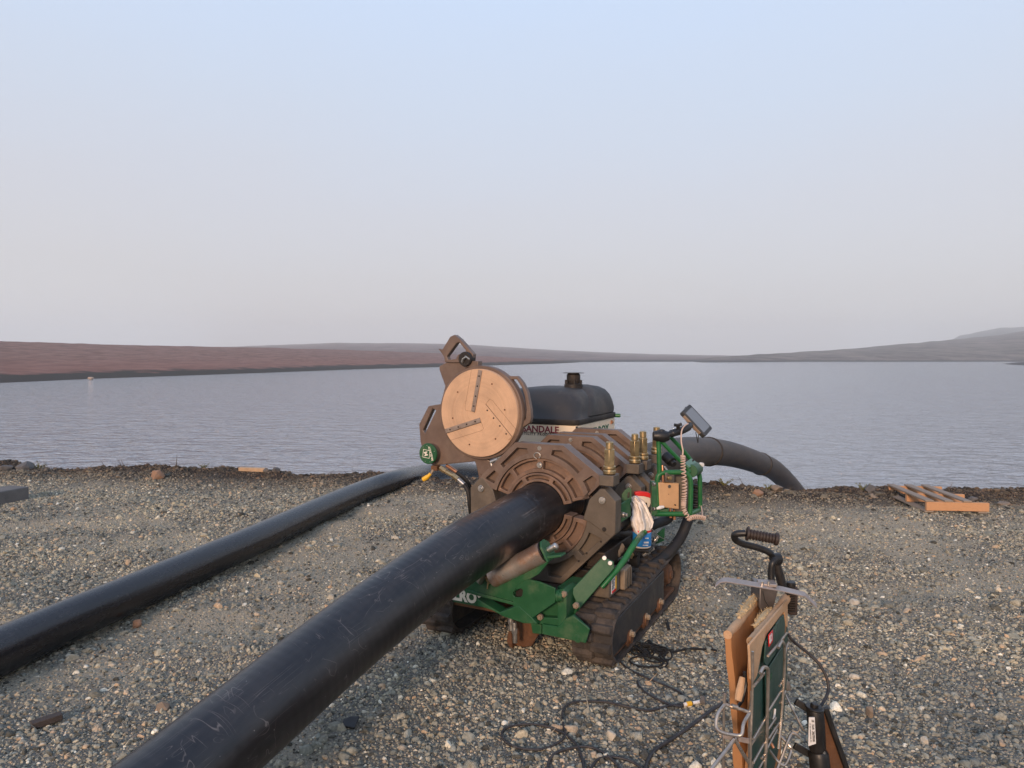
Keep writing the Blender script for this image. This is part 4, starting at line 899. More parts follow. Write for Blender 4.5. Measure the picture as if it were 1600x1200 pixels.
# fittings, yellow lever and hoses under the facer
def seg(mb, a, b_, r, n=14): mb.cyl(a, b_, r, n=n)
def H3(x, y, u): return lu(x, y, u)
mb = MB(); seg(mb, H3(688, 731, .48), H3(697, 737, .48), .020, 6); seg(mb, H3(697, 737, .48), H3(708, 743, .47), .016); seg(mb, H3(708, 743, .47), H3(716, 749, .46), .019, 6); mb.build('hose_fitting', brass, M_, .001)
mb = MB(); seg(mb, H3(716, 749, .46), H3(725, 757, .46), .015); mb.build('hose_fitting', steel, M_)
mb = MB(); seg(mb, H3(698, 727, .55), H3(714, 738, .55), .014); mb.build('hose_fitting', copper, M_)
mb = MB(); mb.tube(smooth_path([H3(714, 738, .55), H3(730, 752, .56), H3(738, 775, .58), H3(742, 810, .6)], 6), .014, 10); mb.build('hose', hose_m, M_)
mb = MB(); mb.tube(smooth_path([H3(724, 756, .46), H3(731, 768, .45), H3(734, 790, .45), H3(737, 815, .5)], 6), .014, 10); mb.build('hose', hose_m, M_)
mb = MB(); mb.box(H3(681, 731, .47), (.05, .05, .035)); mb.build('valve_body', rust, M_, .003)
mb = MB(); mb.tube([H3(677, 734, .44), H3(673, 741, .43)], .009, 8); lev = mb.build('valve_lever', tan_box, M_)
mb = MB(); mb.tube(smooth_path([H3(673, 740, .43), H3(668, 745, .42), H3(661, 749.5, .41)], 4), [.012] * 4 + [.017] * 3 + [.016] * 2, 10); mb.build('lever_grip', yellow_m, lev)
# pivot arm from the facer to the left hinge side
mb = MB(); mb.plate([P(742, 719, .55), P(800, 716, .55), P(790, 745, .55), P(775, 775, .55), P(752, 765, .55), P(747, 740, .55)], .548, .60); mb.build('pivot_arm', casting, M_, .005)
mb = MB(); mb.cyl((JV - .41, .3, JW + .09), (JV - .41, 1.32, JW + .09), .026, n=20); mb.build('pivot_rod', steel, M_)
q = H3(767, 722, .44); mb = MB(); mb.cyl(q, q + Vector((.05, 0, .02)), .012); mb.cyl(q + Vector((.0, 0, -.0)), q + Vector((.01, 0, -.035)), .009); mb.build('stop_pin', steel, M_, .001)

# engine: cream panels, black hood, exhaust cap
EV0, EV1, EU0, EU1 = -.94, -.20, 1.28, 2.14
mb = MB(); mb.box(((EV0 + EV1) / 2, (EU0 + EU1) / 2, .93), (EV1 - EV0, EU1 - EU0, .50)); ebody = mb.build('engine_panel', cream, M_, .012, 3)
mb = MB(); mb.box(((EV0 + EV1) / 2, (EU0 + EU1) / 2, .55), (EV1 - EV0 - .05, EU1 - EU0 - .05, .28)); mb.build('engine_bay', dark_iron, M_, .01)
mb = MB(); mb.box((EV1 - .0, EU0 - .0, .93), (.012, .012, .49)); mb.build('panel_seam', ink, ebody)
def rrect(v0, v1, u0, u1, r, z, n=7):
    o = []
    for cx, cy, a0 in ((v1 - r, u1 - r, 0), (v0 + r, u1 - r, 90), (v0 + r, u0 + r, 180), (v1 - r, u0 + r, 270)):
        for i in range(n + 1): a = R(a0 + 90 * i / n); o.append((cx + r * math.cos(a), cy + r * math.sin(a), z))
    return o
def loft(rings):
    mb = MB(); n = len(rings[0]); vs = [p for r_ in rings for p in r_]
    fs = [(i * n + j, i * n + (j + 1) % n, (i + 1) * n + (j + 1) % n, (i + 1) * n + j) for i in range(len(rings) - 1) for j in range(n)]
    fs += [tuple(range(n - 1, -1, -1)), tuple(range((len(rings) - 1) * n, len(rings) * n))]
    return mb.add(vs, fs)
rings = []
for z, ins, fr, rr_ in ((1.178, .0, .0, .04), (1.188, -.014, -.014, .05), (1.222, -.014, -.014, .05), (1.228, -.002, -.002, .06), (1.29, .010, .024, .08), (1.345, .026, .058, .10), (1.39, .054, .098, .11), (1.42, .092, .135, .11), (1.437, .135, .175, .11), (1.446, .20, .23, .09)):
    rings.append(rrect(EV0 + ins, EV1 - ins, EU0 + fr, EU1 - ins * .9, rr_, z))
hood = loft(rings).build('engine_hood', hood_m, M_, ang=60)
rings = []
for z, i1, i2 in ((1.235, -.016, .30), (1.27, -.018, .36), (1.33, -.006, .46), (1.38, .012, .56), (1.42, .040, .66), (1.448, .085, .76), (1.460, .15, .82)):
    rings.append(rrect(EV0 + .42 + i1 * .4, EV1 - i1, EU0 + .02 + i2 * .55, EU1 - i1 - .02, .09, z))
loft(rings).build('hood_bulge', hood_m, hood, ang=60)
q = lu(896, 606, 1.72)
mb = MB(); mb.lathe((q[0], 1.72, 1.44), (0, 0, 1), [(.075, 0), (.075, .03), (.06, .035), (.05, .04), (.056, .06), (.056, .105), (.045, .118), (.03, .12)], 24); ex_ = mb.build('exhaust_cap', dark_iron, M_)
mb = MB(); mb.lathe((q[0], 1.72, 1.558), (0, 0, 1), [(.03, 0), (.085, .002), (.085, .006), (.03, .008)], 24); mb.build('rain_plate', dark_iron, ex_)
for a_ in range(0, 360, 60): mb = MB(); mb.box((q[0] + .066 * math.cos(R(a_)), 1.72 + .066 * math.sin(R(a_)), 1.485), (.014, .014, .04)); mb.build('cap_clip', dark_iron, ex_)
q1 = lu(844.5, 671.0, EU0); q2 = lu(843, 678.8, EU0)
text('lettering', 'SANDALE', .070, maroon, ebody, (q1.x, EU0 - .0015, q1.z), (1, 0, 0), (0, 0, 1), .0012, .0015, sx=1.02)
text('lettering', 'UTILITY PRODUCTS', .027, ink, ebody, (q2.x, EU0 - .0015, q2.z), (1, 0, 0), (0, 0, 1), .001, .0004, space=1.35)
mb = MB(); mb.box(((q1.x + q2.x) / 2, EU0 - .001, (q1.z + q2.z) / 2 - .006), (.33, .003, .002)); mb.build('underline', ink, ebody)
text('lettering', 'McELROY', .10, green_ink, ebody, (EV1 + .0015, 1.72, 1.095), (0, 1, 0), (0, 0, 1), .0012, .002, sx=1.2)
mb = MB(); q = (EV1 + .002, 2.03, 1.145); mb.cyl(q, (EV1 + .0045, 2.05, 1.145), .016, n=24); mb.build('emblem', copper, ebody)
mb = MB(); mb.tube([(EV1 - .02, 2.12, 1.195), (EV1 + .05, 2.13, 1.195)], .016, 10); mb.build('guard_rail', green_tube, M_)

# ---------------------------------------------------------------- tracks
TW = .235
def track(vc, sgn, vis):
    """one crawler: rubber belt with lugs, side frame, rollers, sprocket. sgn: which way the outer face looks"""
    Cf, rf, Cr, rr0 = Vector((.06, .156)), .125, Vector((1.23, .178)), .148
    def loop_at(rf_, rr_, nl_):
        """points (u, z, nu, nz) evenly spaced round the belt"""
        d = Cr - Cf; L_ = d.length; th = math.atan2(d.y, d.x); be = math.acos((rf_ - rr_) / L_)
        a_t = th + be; a_b = th - be
        segs = []; pt = lambda c, r_, a: Vector((c.x + r_ * math.cos(a), c.y + r_ * math.sin(a)))
        top = (pt(Cf, rf_, a_t), pt(Cr, rr_, a_t)); bot = (pt(Cr, rr_, a_b), pt(Cf, rf_, a_b))
        L1 = (top[1] - top[0]).length; c1 = (a_t - a_b) * rr_; c2 = (2 * math.pi - (a_t - a_b)) * rf_; per = 2 * L1 + c1 + c2; o = []
        for i in range(nl_):
            q = per * i / nl_
            if q < L1: p = top[0].lerp(top[1], q / L1); a = a_t; sag = .010 * math.sin(math.pi * q / L1); o.append((p.x, p.y - sag, math.cos(a), math.sin(a))); continue
            q -= L1
            if q < c1: a = a_t - q / rr_; p = pt(Cr, rr_, a); o.append((p.x, p.y, math.cos(a), math.sin(a))); continue
            q -= c1
            if q < L1: p = bot[0].lerp(bot[1], q / L1); a = a_b; o.append((p.x, p.y, math.cos(a), math.sin(a))); continue
            q -= L1; a = a_b - q / rf_; p = pt(Cf, rf_, a); o.append((p.x, p.y, math.cos(a), math.sin(a)))
        return o
    path = loop_at(rf, rr0, 96)
    mb = MB(); m = len(path); vs = []; hw = TW / 2
    for (u, z, nu, nz) in path:
        for (dv, dn) in ((-hw, 0), (hw, 0), (hw, .012), (hw * .93, .018), (-hw * .93, .018), (-hw, .012)): vs.append((vc + dv, u + nu * dn, z + nz * dn))
    fs = [(i * 6 + j, i * 6 + (j + 1) % 6, ((i + 1) % m) * 6 + (j + 1) % 6, ((i + 1) % m) * 6 + j) for i in range(m) for j in range(6)]
    mb.add(vs, fs); belt = mb.build('belt', rubber, M_)
    # lugs along the belt, alternating halves
    nl = 34; mb = MB(); lug = loop_at(rf + .018, rr0 + .018, nl * 2)
    for i in range(nl):
        for h in (0, 1):
            u, z, nu, nz = lug[i * 2 + h]; v0, v1 = ((-hw * .98, hw * .12), (-hw * .12, hw * .98))[h]
            tu, tz = nz, -nu; base = []
            for (a_, w0, w1) in ((-.002, .031, .0), (.024, .017, .010)):
                for (dv, dt) in ((v0 + w1 + (0 if h else 0), -w0), (v1 - w1, -w0), (v1 - w1, w0), (v0 + w1, w0)):
                    base.append((vc + dv, u + nu * a_ + tu * dt, z + nz * a_ + tz * dt))
            mb.add(base, [(3, 2, 1, 0), (4, 5, 6, 7), (0, 1, 5, 4), (1, 2, 6, 5), (2, 3, 7, 6), (3, 0, 4, 7)])
    o = mb.build('tread', rubber, belt, .004, 1); 
    fv = vc + sgn * (hw + .004)
    # side frame panel, lower rail, rollers with bolts, idler and sprocket
    mb = MB(); mb.side([(-.055, .08), (-.055, .235), (-.02, .262), (.20, .272), (.955, .285), (.965, .10), (.93, .085)], vc - hw * .8, vc + sgn * (hw - .006) if sgn > 0 else vc + hw * .8)
    o = mb.build('side_frame', frame_black, M_, .005)
    mb = MB(); mb.side([(.02, .052), (.02, .075), (1.28, .075), (1.28, .052)], vc - hw * .7, vc + sgn * (hw - .02)); mb.build('lower_rail', rust, M_, .004)
    if vis:
        for uu in (.235, .535, .84):
            mb = MB(); mb.lathe((vc + hw - .02, uu, .088), (1, 0, 0), [(.045, 0), (.05, .012), (.03, .022), (.03, .03)], 20); rl = mb.build('roller', rust, M_, .001)
            mb = MB(); mb.cyl((vc + hw + .004, uu, .112), (vc + hw + .026, uu, .112), .017, n=6); mb.cyl((vc + hw + .0, uu, .112), (vc + hw + .008, uu, .112), .024, n=16)
            mb.build('roller_bolt', tan_box, rl, .002)
    for uu, nm, zc in ((1.23, 'sprocket', .178), (.06, 'idler', .156)):
        mb = MB(); prof = []
        if nm == 'sprocket':
            nt_ = 22; lp_ = []
            for i in range(nt_ * 2): a = math.pi * i / nt_; rr_ = .145 if i % 2 else .128; lp_.append((uu + rr_ * math.cos(a), zc + rr_ * math.sin(a)))
            mb.side(lp_, vc - .03, vc + .03)
            mb.lathe((vc + sgn * .02, uu, zc), (sgn, 0, 0), [(.10, 0), (.10, .02), (.075, .035), (.06, .06), (.03, .066), (.028, .075)], 24)
        else: mb.lathe((vc - .05, uu, zc), (1, 0, 0), [(.05, 0), (.123, .01), (.123, .09), (.05, .1)], 28)
        sp_ = mb.build(nm, rust, M_, .002)
        if nm == 'sprocket':
            for a_ in range(0, 360, 60):
                mb = MB(); p = (uu + .082 * math.cos(R(a_)), zc + .082 * math.sin(R(a_))); mb.cyl((vc + sgn * .04, p[0], p[1]), (vc + sgn * .056, p[0], p[1]), .011, n=6); mb.build('wheel_bolt', rust, sp_)
    return belt
track(.445, 1, True)
track(-.56, -1, False)
# undercarriage between the tracks
mb = MB(); mb.box((-.06, .30, .19), (.80, .10, .10)); mb.box((-.06, 1.0, .19), (.80, .10, .10)); mb.box((-.06, .65, .24), (.5, .9, .07)); mb.build('undercarriage', rust, M_, .008)

# ---------------------------------------------------------------- green front frame
UF = -.10
def Q(x, y, u): q = lu(x, y, u); return (q[0], q[2])
def qs(pts, u): return [Q(x, y, u) for x, y in pts]
# name board behind the big pipe
nbl = Q(630, 905, -.06); nbr0 = Q(755, 925, -.06); nbr1 = Q(755, 947, -.06)
mb = MB(); mb.plate([(-.66, .226), (nbr1[0] + .012, .226), (nbr1[0] + .012, .335), (-.66, .335)], -.06, -.05); nb_ = mb.build('name_board', green, M_, .002)
mb = MB(); mb.box((-.34, .02, .225), (.46, .12, .05)); mb.build('front_crossbar', rust, M_, .005)
text('lettering', 'McELROY', .090, cream_ink, nb_, (nbr1[0] + .006, -.0625, .272), (1, 0, 0), (0, 0, 1), .0012, .0045, align='RIGHT', sx=.92)
# roller cradle
ax0 = lu(770, 887, -.20); ax1 = lu(843, 861, -.14)
ax0 = Vector((-.115, -.17, .452)); ax1 = Vector((.195, -.15, .632))
dv_ = (ax1 - ax0).normalized()
mb = MB(); mb.lathe(ax0, dv_, [(.052, 0), (.058, .004), (.058, (ax1 - ax0).length - .004), (.054, (ax1 - ax0).length)], 40); rol = mb.build('roller', roller_m, M_)
mb = MB(); mb.lathe(ax1, dv_, [(.060, 0), (.060, .008), (.045, .01)], 32); mb.build('roller_seal', blackp, rol)
mb = MB(); mb.cyl(ax0 - dv_ * .035, ax1 + dv_ * .075, .017, n=20); mb.lathe(ax1 + dv_ * .07, dv_, [(.02, 0), (.02, .012), (.012, .02)], 18); mb.build('axle', steel, rol, .001)
mb = MB(); mb.cyl(ax0 - dv_ * .03, ax0 - dv_ * .01, .028, n=6); mb.tube([ax0 - dv_ * .03 + Vector((0, 0, .02)), ax0 - dv_ * .03 + Vector((0, -.01, -.05))], .004, 6); mb.build('axle_nut', brass, rol)
up = Vector((-dv_.z, 0, dv_.x))
mb = MB(); e0 = ax1 + dv_ * .018
mb.prism([(-.062, -.055), (.058, -.055), (.050, .035), (.012, .062), (-.03, .058), (-.058, .03)], (0, 1, 0), up, dv_, e0, 0, .012)
mb.prism([(-.03, -.012), (.085, -.05), (.085, -.062), (-.03, -.03)], dv_, up, (0, 1, 0), ax1 + dv_ * .02, -.05, .02)
mb.build('end_bracket', green, M_, .003)
# left roller of the pair (mostly behind the pipe)
bx0 = Vector((-.155, -.17, .452)); bx1 = Vector((-.43, -.15, .60)); dw = (bx1 - bx0).normalized()
mb = MB(); mb.lathe(bx0, dw, [(.052, 0), (.058, .004), (.058, (bx1 - bx0).length)], 32); mb.build('roller', roller_m, M_)
# cradle sheet: long folded green channel under the rollers
us = -.17
c1 = [(728, 921), (752, 903), (782, 909), (800, 903), (862, 871), (838, 898), (812, 913), (806, 921), (803, 941)]
mb = MB(); mb.plate(qs([(702, 915), (740, 885), (765, 903), (784, 909), (806, 901), (866, 868), (842, 897), (812, 914), (805, 924), (804, 942), (728, 921)], us), us, us + .012)
mb.plate(qs([(728, 921), (804, 941), (803, 946), (728, 926)], us - .01), us - .012, us + .02); mb.build('cradle_sheet', green, M_, .003)
# big gusset with the rounded slot, and cross tube
hole = qs([(806, 919), (816, 918), (819, 921), (818, 929), (815, 932), (807, 932), (804, 929), (804, 921)], us)
gl = qs([(812, 912), (826, 904), (845, 908), (869, 918), (869, 940), (834, 964), (815, 959), (804, 946), (803, 925)], us)
mb = MB(); mb.plate(gl, us - .016, us - .002, [hole[::-1]]); mb.build('gusset', green, M_, .003)
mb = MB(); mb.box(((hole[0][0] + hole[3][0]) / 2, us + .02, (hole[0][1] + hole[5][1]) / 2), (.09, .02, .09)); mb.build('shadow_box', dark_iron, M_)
mb = MB(); mb.plate(qs([(748, 934), (776, 951), (784, 955), (812, 944), (834, 964), (842, 973), (820, 972), (790, 962), (772, 952), (750, 945)], us), us - .02, us + .06); mb.build('lower_sheet', green, M_, .003)
mb = MB(); mb.box((-.03, .02, .33), (.5, .16, .10)); mb.build('front_tray', dark_iron, M_, .004)
q0 = lu(862, 929, us + .02); mb = MB(); mb.cyl(q0, q0 + Vector((.07, 0, .0)), .028, n=24); mb.lathe(q0 + Vector((.03, 0, 0)), (1, 0, 0), [(.034, 0), (.034, .02)], 24); mb.build('pivot_tube', green, M_, .002)
# upright flange with bolts, lower bar and the big corner bracket
uf = -.15
mb = MB(); mb.plate(qs([(871, 922), (880, 920), (885, 926), (885, 962), (880, 980), (871, 979)], uf), uf, uf + .14); fl_ = mb.build('upright_flange', green, M_, .003)
for x, y in ((880, 929), (843, 965), (899, 947)):
    q = lu(x, y, uf - .012); mb = MB(); mb.cyl(q, q + Vector((0, .02, 0)), .018, n=6); mb.cyl(q - Vector((0, .008, 0)), q, .011, n=12); mb.build('bolt', tan_box, fl_, .002)
mb = MB(); mb.plate(qs([(840, 964), (872, 966), (872, 978), (843, 975)], uf + .01), uf + .01, uf + .05); mb.plate(qs([(836, 930), (872, 934), (872, 968), (838, 965)], uf + .05), uf + .05, uf + .07); mb.build('front_plate', green, M_, .003)
bl = qs([(847, 975), (872, 979), (885, 966), (895, 962), (918, 980), (921, 984), (915, 1005), (847, 991)], uf - .01)
mb = MB(); mb.plate(bl, uf - .01, uf + .004); mb.build('corner_bracket', green, M_, .003)
mb = MB(); mb.plate(qs([(889, 962), (897, 959), (921, 981), (921, 996), (913, 990), (893, 976)], uf + .07), uf + .06, uf + .075); mb.build('corner_bracket', green, M_, .003)
q = lu(902, 998, uf - .012); mb = MB(); mb.cyl(q, q + Vector((0, .004, 0)), .022, n=20); mb.cyl(q - Vector((0, .002, 0)), q + Vector((0, .001, 0)), .014, n=16); mb.build('bracket_boss', green, M_, .002)
mb = MB(); mb.plate(qs([(829, 974), (846, 976), (846, 991), (832, 990)], uf + .03), uf + .03, uf + .10); mb.build('hinge_block', green, M_, .004)
# block behind the upright (dark green body under the jaws)
mb = MB(); mb.box((.28, .08, .34), (.12, .22, .14)); mb.box((.17, .0, .30), (.3, .1, .12)); mb.build('frame_body', green, M_, .006)
# diagonal box arm with bolts and its horn shaped tube
va = .40
def S(x, y, v): q = lv(x, y, v); return (q[1], q[2])
def arm_pt(x, y, Y): return la(x, y, Y)
A0 = [(892, 922, 4.02), (942, 870, 4.25), (959, 877, 4.27), (960, 888, 4.27), (905, 952, 4.00)]
vsf = [lu(x, y, u_) for x, y, u_ in ((892, 922, -.06), (942, 870, .065), (959, 877, .075), (960, 888, .075), (905, 952, -.06))]; ctr = sum(vsf, Vector()) / 5; nrm_ = (vsf[1] - vsf[0]).cross(vsf[3] - vsf[0]).normalized(); nrm_ = -nrm_ if nrm_.y > 0 else nrm_
back = [p - nrm_ * .05 for p in vsf]
mb = MB(); mb.add(vsf + back, [(0, 1, 2, 3, 4), (9, 8, 7, 6, 5)] + [(i, (i + 1) % 5, 5 + (i + 1) % 5, 5 + i) for i in range(5)]); arm = mb.build('diagonal_arm', green, M_, .004)
for x, y in ((944, 872), (953, 880)):
    q = lu(x, y, .067) + nrm_ * .002; mb = MB(); mb.cyl(q - nrm_ * .006, q + nrm_ * .008, .013, n=16); mb.build('bolt', steel, arm, .002)
hp = [lu(940, 918, .03), lu(955, 901, .07), lu(966, 888, .11), lu(980, 868, .18), lu(993, 847, .27), la(1003, 835, 4.40), la(1010, 830, 4.42)]
mb = MB(); sp_ = smooth_path(hp, 6); mb.tube(sp_, [.012 + .006 * min(1, i / 18) if i < len(sp_) - 4 else .017 - .003 * (i - len(sp_) + 4) for i in range(len(sp_))], 14); mb.build('horn_handle', green_tube, M_)
# rusty scraper foot and hydraulic couplers hanging below the front
mb = MB(); mb.plate([(-.075, .22), (-.06, .24), (.10, .24), (.085, .10), (.04, .02), (-.03, -.005), (-.085, .01), (-.10, .06), (-.085, .10)], .02, .035); mb.plate([(-.09, .10), (-.07, .10), (-.06, .0), (-.085, .01), (-.10, .04)], -.03, .035); mb.build('scraper_foot', rust, M_, .006)
for x, y0, y1, u in ((798, 962, 985, -.08), (804, 972, 1004, -.1)):
    a_ = lu(x, y0, u); b_ = lu(x + 1, y1, u); mb = MB(); mb.cyl(a_, b_, .014, n=16); mb.cyl(a_ + (b_ - a_) * .3, a_ + (b_ - a_) * .55, .019, n=6); mb.build('coupler', steel, M_, .001)
# box with the warning sticker, round gearbox, black hoses and tubes by the right track
bc = Vector((.335, .42, .285)); 
b0 = lv(931, 937, .38)
mb = MB(); mb.box((.435, .225, .402), (.10, .27, .115)); bx = mb.build('control_box', battery_m, M_, .008)
mb = MB(); mb.box((.50, .33, .405), (.03, .12, .12)); rb_ = mb.build('relay_block', tan_box, bx, .006)
for i in range(3): mb = MB(); mb.box((.518, .29 + .04 * i, .405), (.012, .008, .105)); mb.build('relay_fin', valve_m, bx, .002)
mb = MB(); mb.box((.4862, .165, .405), (.002, .085, .085)); lb = mb.build('warning_label', label_m, bx)
mb = MB(); mb.box((.4875, .193, .405), (.002, .022, .083)); mb.build('yellow_stripe', yellow_m, lb)
mb = MB(); mb.box((.4875, .165, .371), (.002, .07, .014)); mb.build('red_stripe', red_m, lb)
glyphs('small_print', 9, 3, .058, .05, ink, lb, (.4875, .150, .412), (0, 0, -1), (0, 1, 0))
a_ = la(951, 872, 4.45); b_ = la(968, 854, 4.55)
mb = MB(); dz = (b_ - a_).normalized(); mb.lathe(a_, dz, [(.03, 0), (.042, .01), (.042, .06), (.046, .065), (.046, .075), (.042, .08), (.042, (b_ - a_).length)], 24); mb.build('oil_filter', tan_box, M_, .002)
def hose(pts, r, m=hose_m, name='hose', par=None, n=12):
    mb = MB(); mb.tube(smooth_path(pts, 8), r, n); return mb.build(name, m, par or M_)
hose([la(1079, 796, 5.0), la(1074, 815, 4.95), la(1062, 842, 4.9), la(1040, 868, 4.8), la(1010, 888, 4.65), la(985, 893, 4.55), la(970, 880, 4.5)], .036)
hose([la(1050, 800, 5.1), la(1042, 812, 5.1), la(1022, 820, 5.0), la(1000, 834, 4.9), la(972, 850, 4.8)], .034)
hose([la(1007, 838, 4.6), la(998, 852, 4.55), la(988, 866, 4.5)], .026, blackp, 'rubber_boot')
hose([la(985, 800, 4.95), la(965, 825, 4.8), la(940, 855, 4.65), (.30, .35, .38), (.22, .22, .33)], .032, dark_iron, 'tube')
hose([la(995, 842, 5.0), la(975, 862, 4.8), la(962, 868, 4.7)], .02, hose_m)
for (x0, y0, x1, y1, Y, m_) in ((1004, 868, 1022, 856, 4.55, steel), (985, 872, 990, 858, 4.5, brass), (1020, 848, 1028, 838, 4.7, steel), (978, 872, 986, 864, 4.45, steel)):
    a_ = la(x0, y0, Y); b_ = la(x1, y1, Y); mb = MB(); mb.cyl(a_, b_, .013, n=6); d_ = b_ - a_; mb.cyl(a_ + d_ * .35, a_ + d_ * .6, .017, n=12); mb.build('hose_fitting', m_, M_, .001)
mb = MB(); q = la(1031, 838, 4.9); mb.prism([(-.035, -.05), (.03, -.03), (.035, .06), (-.03, .02)], (.7, .7, 0), (0, 0, 1), (.7, -.7, 0), q, 0, .01); mb.build('small_bracket', green, M_, .002)
mb = MB(); q = la(963, 842, 4.6); mb.cyl(q, q + Vector((.02, .01, .02)), .02, n=14); mb.build('pink_tape', white_m, M_)
# green side plate with stud beside the front jaw
pp = [la(962.5, 793, 4.20), la(985, 779, 4.32), la(986, 806, 4.32), la(964, 821, 4.20)]
nn_ = (pp[1] - pp[0]).cross(pp[3] - pp[0]).normalized(); nn_ = -nn_ if nn_.y > 0 else nn_
mb = MB(); bk = [p - nn_ * .012 for p in pp]; mb.add(pp + bk, [(0, 1, 2, 3), (7, 6, 5, 4)] + [(i, (i + 1) % 4, 4 + (i + 1) % 4, 4 + i) for i in range(4)])
sp2 = mb.build('side_plate', green, M_, .002)
q = la(972, 804, 4.24); mb = MB(); mb.cyl(q - nn_ * .01, q + nn_ * .035, .011, n=14); mb.cyl(q, q + nn_ * .015, .018, n=6); mb.build('stud', steel, sp2, .001)
mb = MB(); q = la(979, 777, 4.36); mb.prism([(-.035, -.04), (.03, -.03), (.03, .05), (.012, .062), (-.012, .045), (-.03, .02)], (.9, .4, 0), (0, 0, 1), (.4, -.9, 0), q, 0, .01, [[(.004, -.005), (.018, .0), (.018, .035), (.006, .03)]]); mb.build('clip_plate', green, M_, .002)
# ---------------------------------------------------------------- control stand on the right
def T(pts, r, m, name, par=M_, n=12, k=6, closed=False):
    mb = MB(); mb.tube(smooth_path(pts, k, closed) if k > 1 else pts, r, n, closed=closed); return mb.build(name, m, par)
YF, YB = 4.42, 4.62
fr = [la(1027, 803, YF), la(1027, 780, YF), la(1027, 752, YF), la(1029, 743, YF), (la(1035, 739, YF)), la(1050, 738, YF), la(1066, 738, YF), la(1074, 741, YF), la(1079, 752, YF), la(1079, 780, YF), la(1078, 802, YF)]
T(fr, .0155, green_tube, 'frame_tube')
bb = [la(1080, 727, YB), la(1088, 733, YB), la(1093, 744, YB), la(1093.5, 770, YB), la(1093, 794, YB), la(1086, 799, (YF + YB) / 2), la(1078, 803, YF)]
T(bb, .0155, green_tube, 'frame_tube')
T([la(1022, 803, YF), la(1050, 803, YF), la(1078, 803, YF)], .0155, green_tube, 'frame_tube', k=2)
T([la(1029, 689, YF), la(1030, 720, YF), la(1030.5, 742, YF)], .015, green_tube, 'upright_tube', k=2)
T([la(1029, 684, YF), la(1046, 703, YF), la(1070, 727, YF + .02), la(1077, 738, YF + .02)], .013, green_tube, 'slant_tube', k=3)
T([la(1047, 682, YB - .04), la(1066, 702, YB), la(1082, 722, YB + .02), la(1088, 730, YB + .02)], .013, green_tube, 'slant_tube', k=3)
pl = [la(1070, 723, YF), la(1080, 716, YF + .16), la(1089, 722, YF + .17), la(1078, 730, YF)]
def slab(pl, t, m, name, bev=.002, par=M_):
    n_ = (pl[1] - pl[0]).cross(pl[3] - pl[0]).normalized(); c_ = loc(C0) 
    if n_.dot(c_ - pl[0]) < 0: n_ = -n_
    k_ = len(pl); bk = [p - n_ * t for p in pl]; mb = MB(); mb.add(pl + bk, [tuple(range(k_)), tuple(range(2 * k_ - 1, k_ - 1, -1))] + [(i, (i + 1) % k_, k_ + (i + 1) % k_, k_ + i) for i in range(k_)])
    o = mb.build(name, m, par, bev); return o, n_
tp, tn = slab(pl, .012, green_pale, 'top_plate')
for x, y in ((1074.5, 723.5), (1083, 719.5)): q = la(x, y, YF + .07) + tn * .004; mb = MB(); mb.cyl(q - tn * .01, q + tn * .003, .005, n=10); mb.build('screw', dark_iron, tp)
mb = MB(); mb.cyl(la(1080, 736, YF + .03), la(1089, 732, YB), .04, n=24); mb.build('cross_tube', green, M_, .003)
q = la(1094, 725.5, YB - .02); mb = MB(); mb.cyl(q, q + Vector((.02, -.01, 0)), .013, n=12); mb.build('tube_cap', white_p, M_)
sl, _ = slab([la(1018, 753, YF - .02), la(1026, 753, YF - .02), la(1027, 805, YF - .02), la(1019, 806, YF - .02)], .05, green, 'mounting_post', .003)
for y in (756, 795): q = la(1022.5, y, YF - .03); mb = MB(); mb.cyl(q, q + Vector((-.006, -.012, 0)), .012, n=14); mb.build('bolt', steel, sl, .001)
mb = MB(); q = la(1030, 794, YF - .02); mb.tube([la(1026, 795, YF - .04), la(1031, 793, YF - .04), la(1037, 792, YF - .03)], [.006, .012, .008], 8); mb.build('white_tag', white_p, M_)
sl, _ = slab([la(1028, 797, YF), la(1045, 795, YF), la(1044, 803, YF), la(1028, 803, YF)], .06, green, 'foot_gusset')
mf, mn = slab([la(1029, 754, 4.40), la(1061, 755, 4.44), la(1061, 796, 4.44), la(1031, 792, 4.40)], .10, manifold_m, 'manifold_block', .004)
for (x, y, r_, m_) in ((1045.5, 760, .011, valve_m), (1041.5, 778.5, .007, ink), (1055, 789, .004, ink), (1044, 772, .003, rust)):
    q = la(x, y, 4.425) + mn * .006; mb = MB(); mb.cyl(q - mn * .02, q, r_, n=16); mb.build('port_plug', m_, mf, .001)
vb, vn = slab([la(1040, 738.5, 4.40), la(1054, 738.5, 4.42), la(1054, 754, 4.42), la(1040, 753.5, 4.40)], .08, valve_m, 'valve_block', .003)
q = la(1046, 747, 4.40); mb = MB(); mb.cyl(q - vn * .01, q + vn * .012, .014, n=20); mb.cyl(q + vn * .01, q + vn * .018, .008, n=6); mb.build('valve_screw', brass, vb, .001)
T([la(1035, 727, 4.43), la(1035.5, 740, 4.42), la(1036, 754, 4.42)], .007, copper, 'copper_line', k=2)
mb = MB(); mb.cyl(la(1035, 735, 4.42), la(1035.3, 741, 4.42), .012, n=6); mb.build('line_nut', copper, M_)
T([la(1038, 729, 4.5), la(1043, 736, 4.48)], .007, steel, 'valve_spool', k=1)
mb = MB(); mb.cyl(la(1040, 712, 4.75), la(1050, 722, 4.7), .035, n=20); mb.cyl(la(1050, 722, 4.7), la(1053, 726, 4.68), .022, n=12); mb.build('pressure_gauge', blackp, M_, .002)
mb = MB(); mb.box(la(1066, 772, 4.55), (.10, .10, .28)); mb.build('valve_stack', valve_m, M_, .006)
mb = MB()
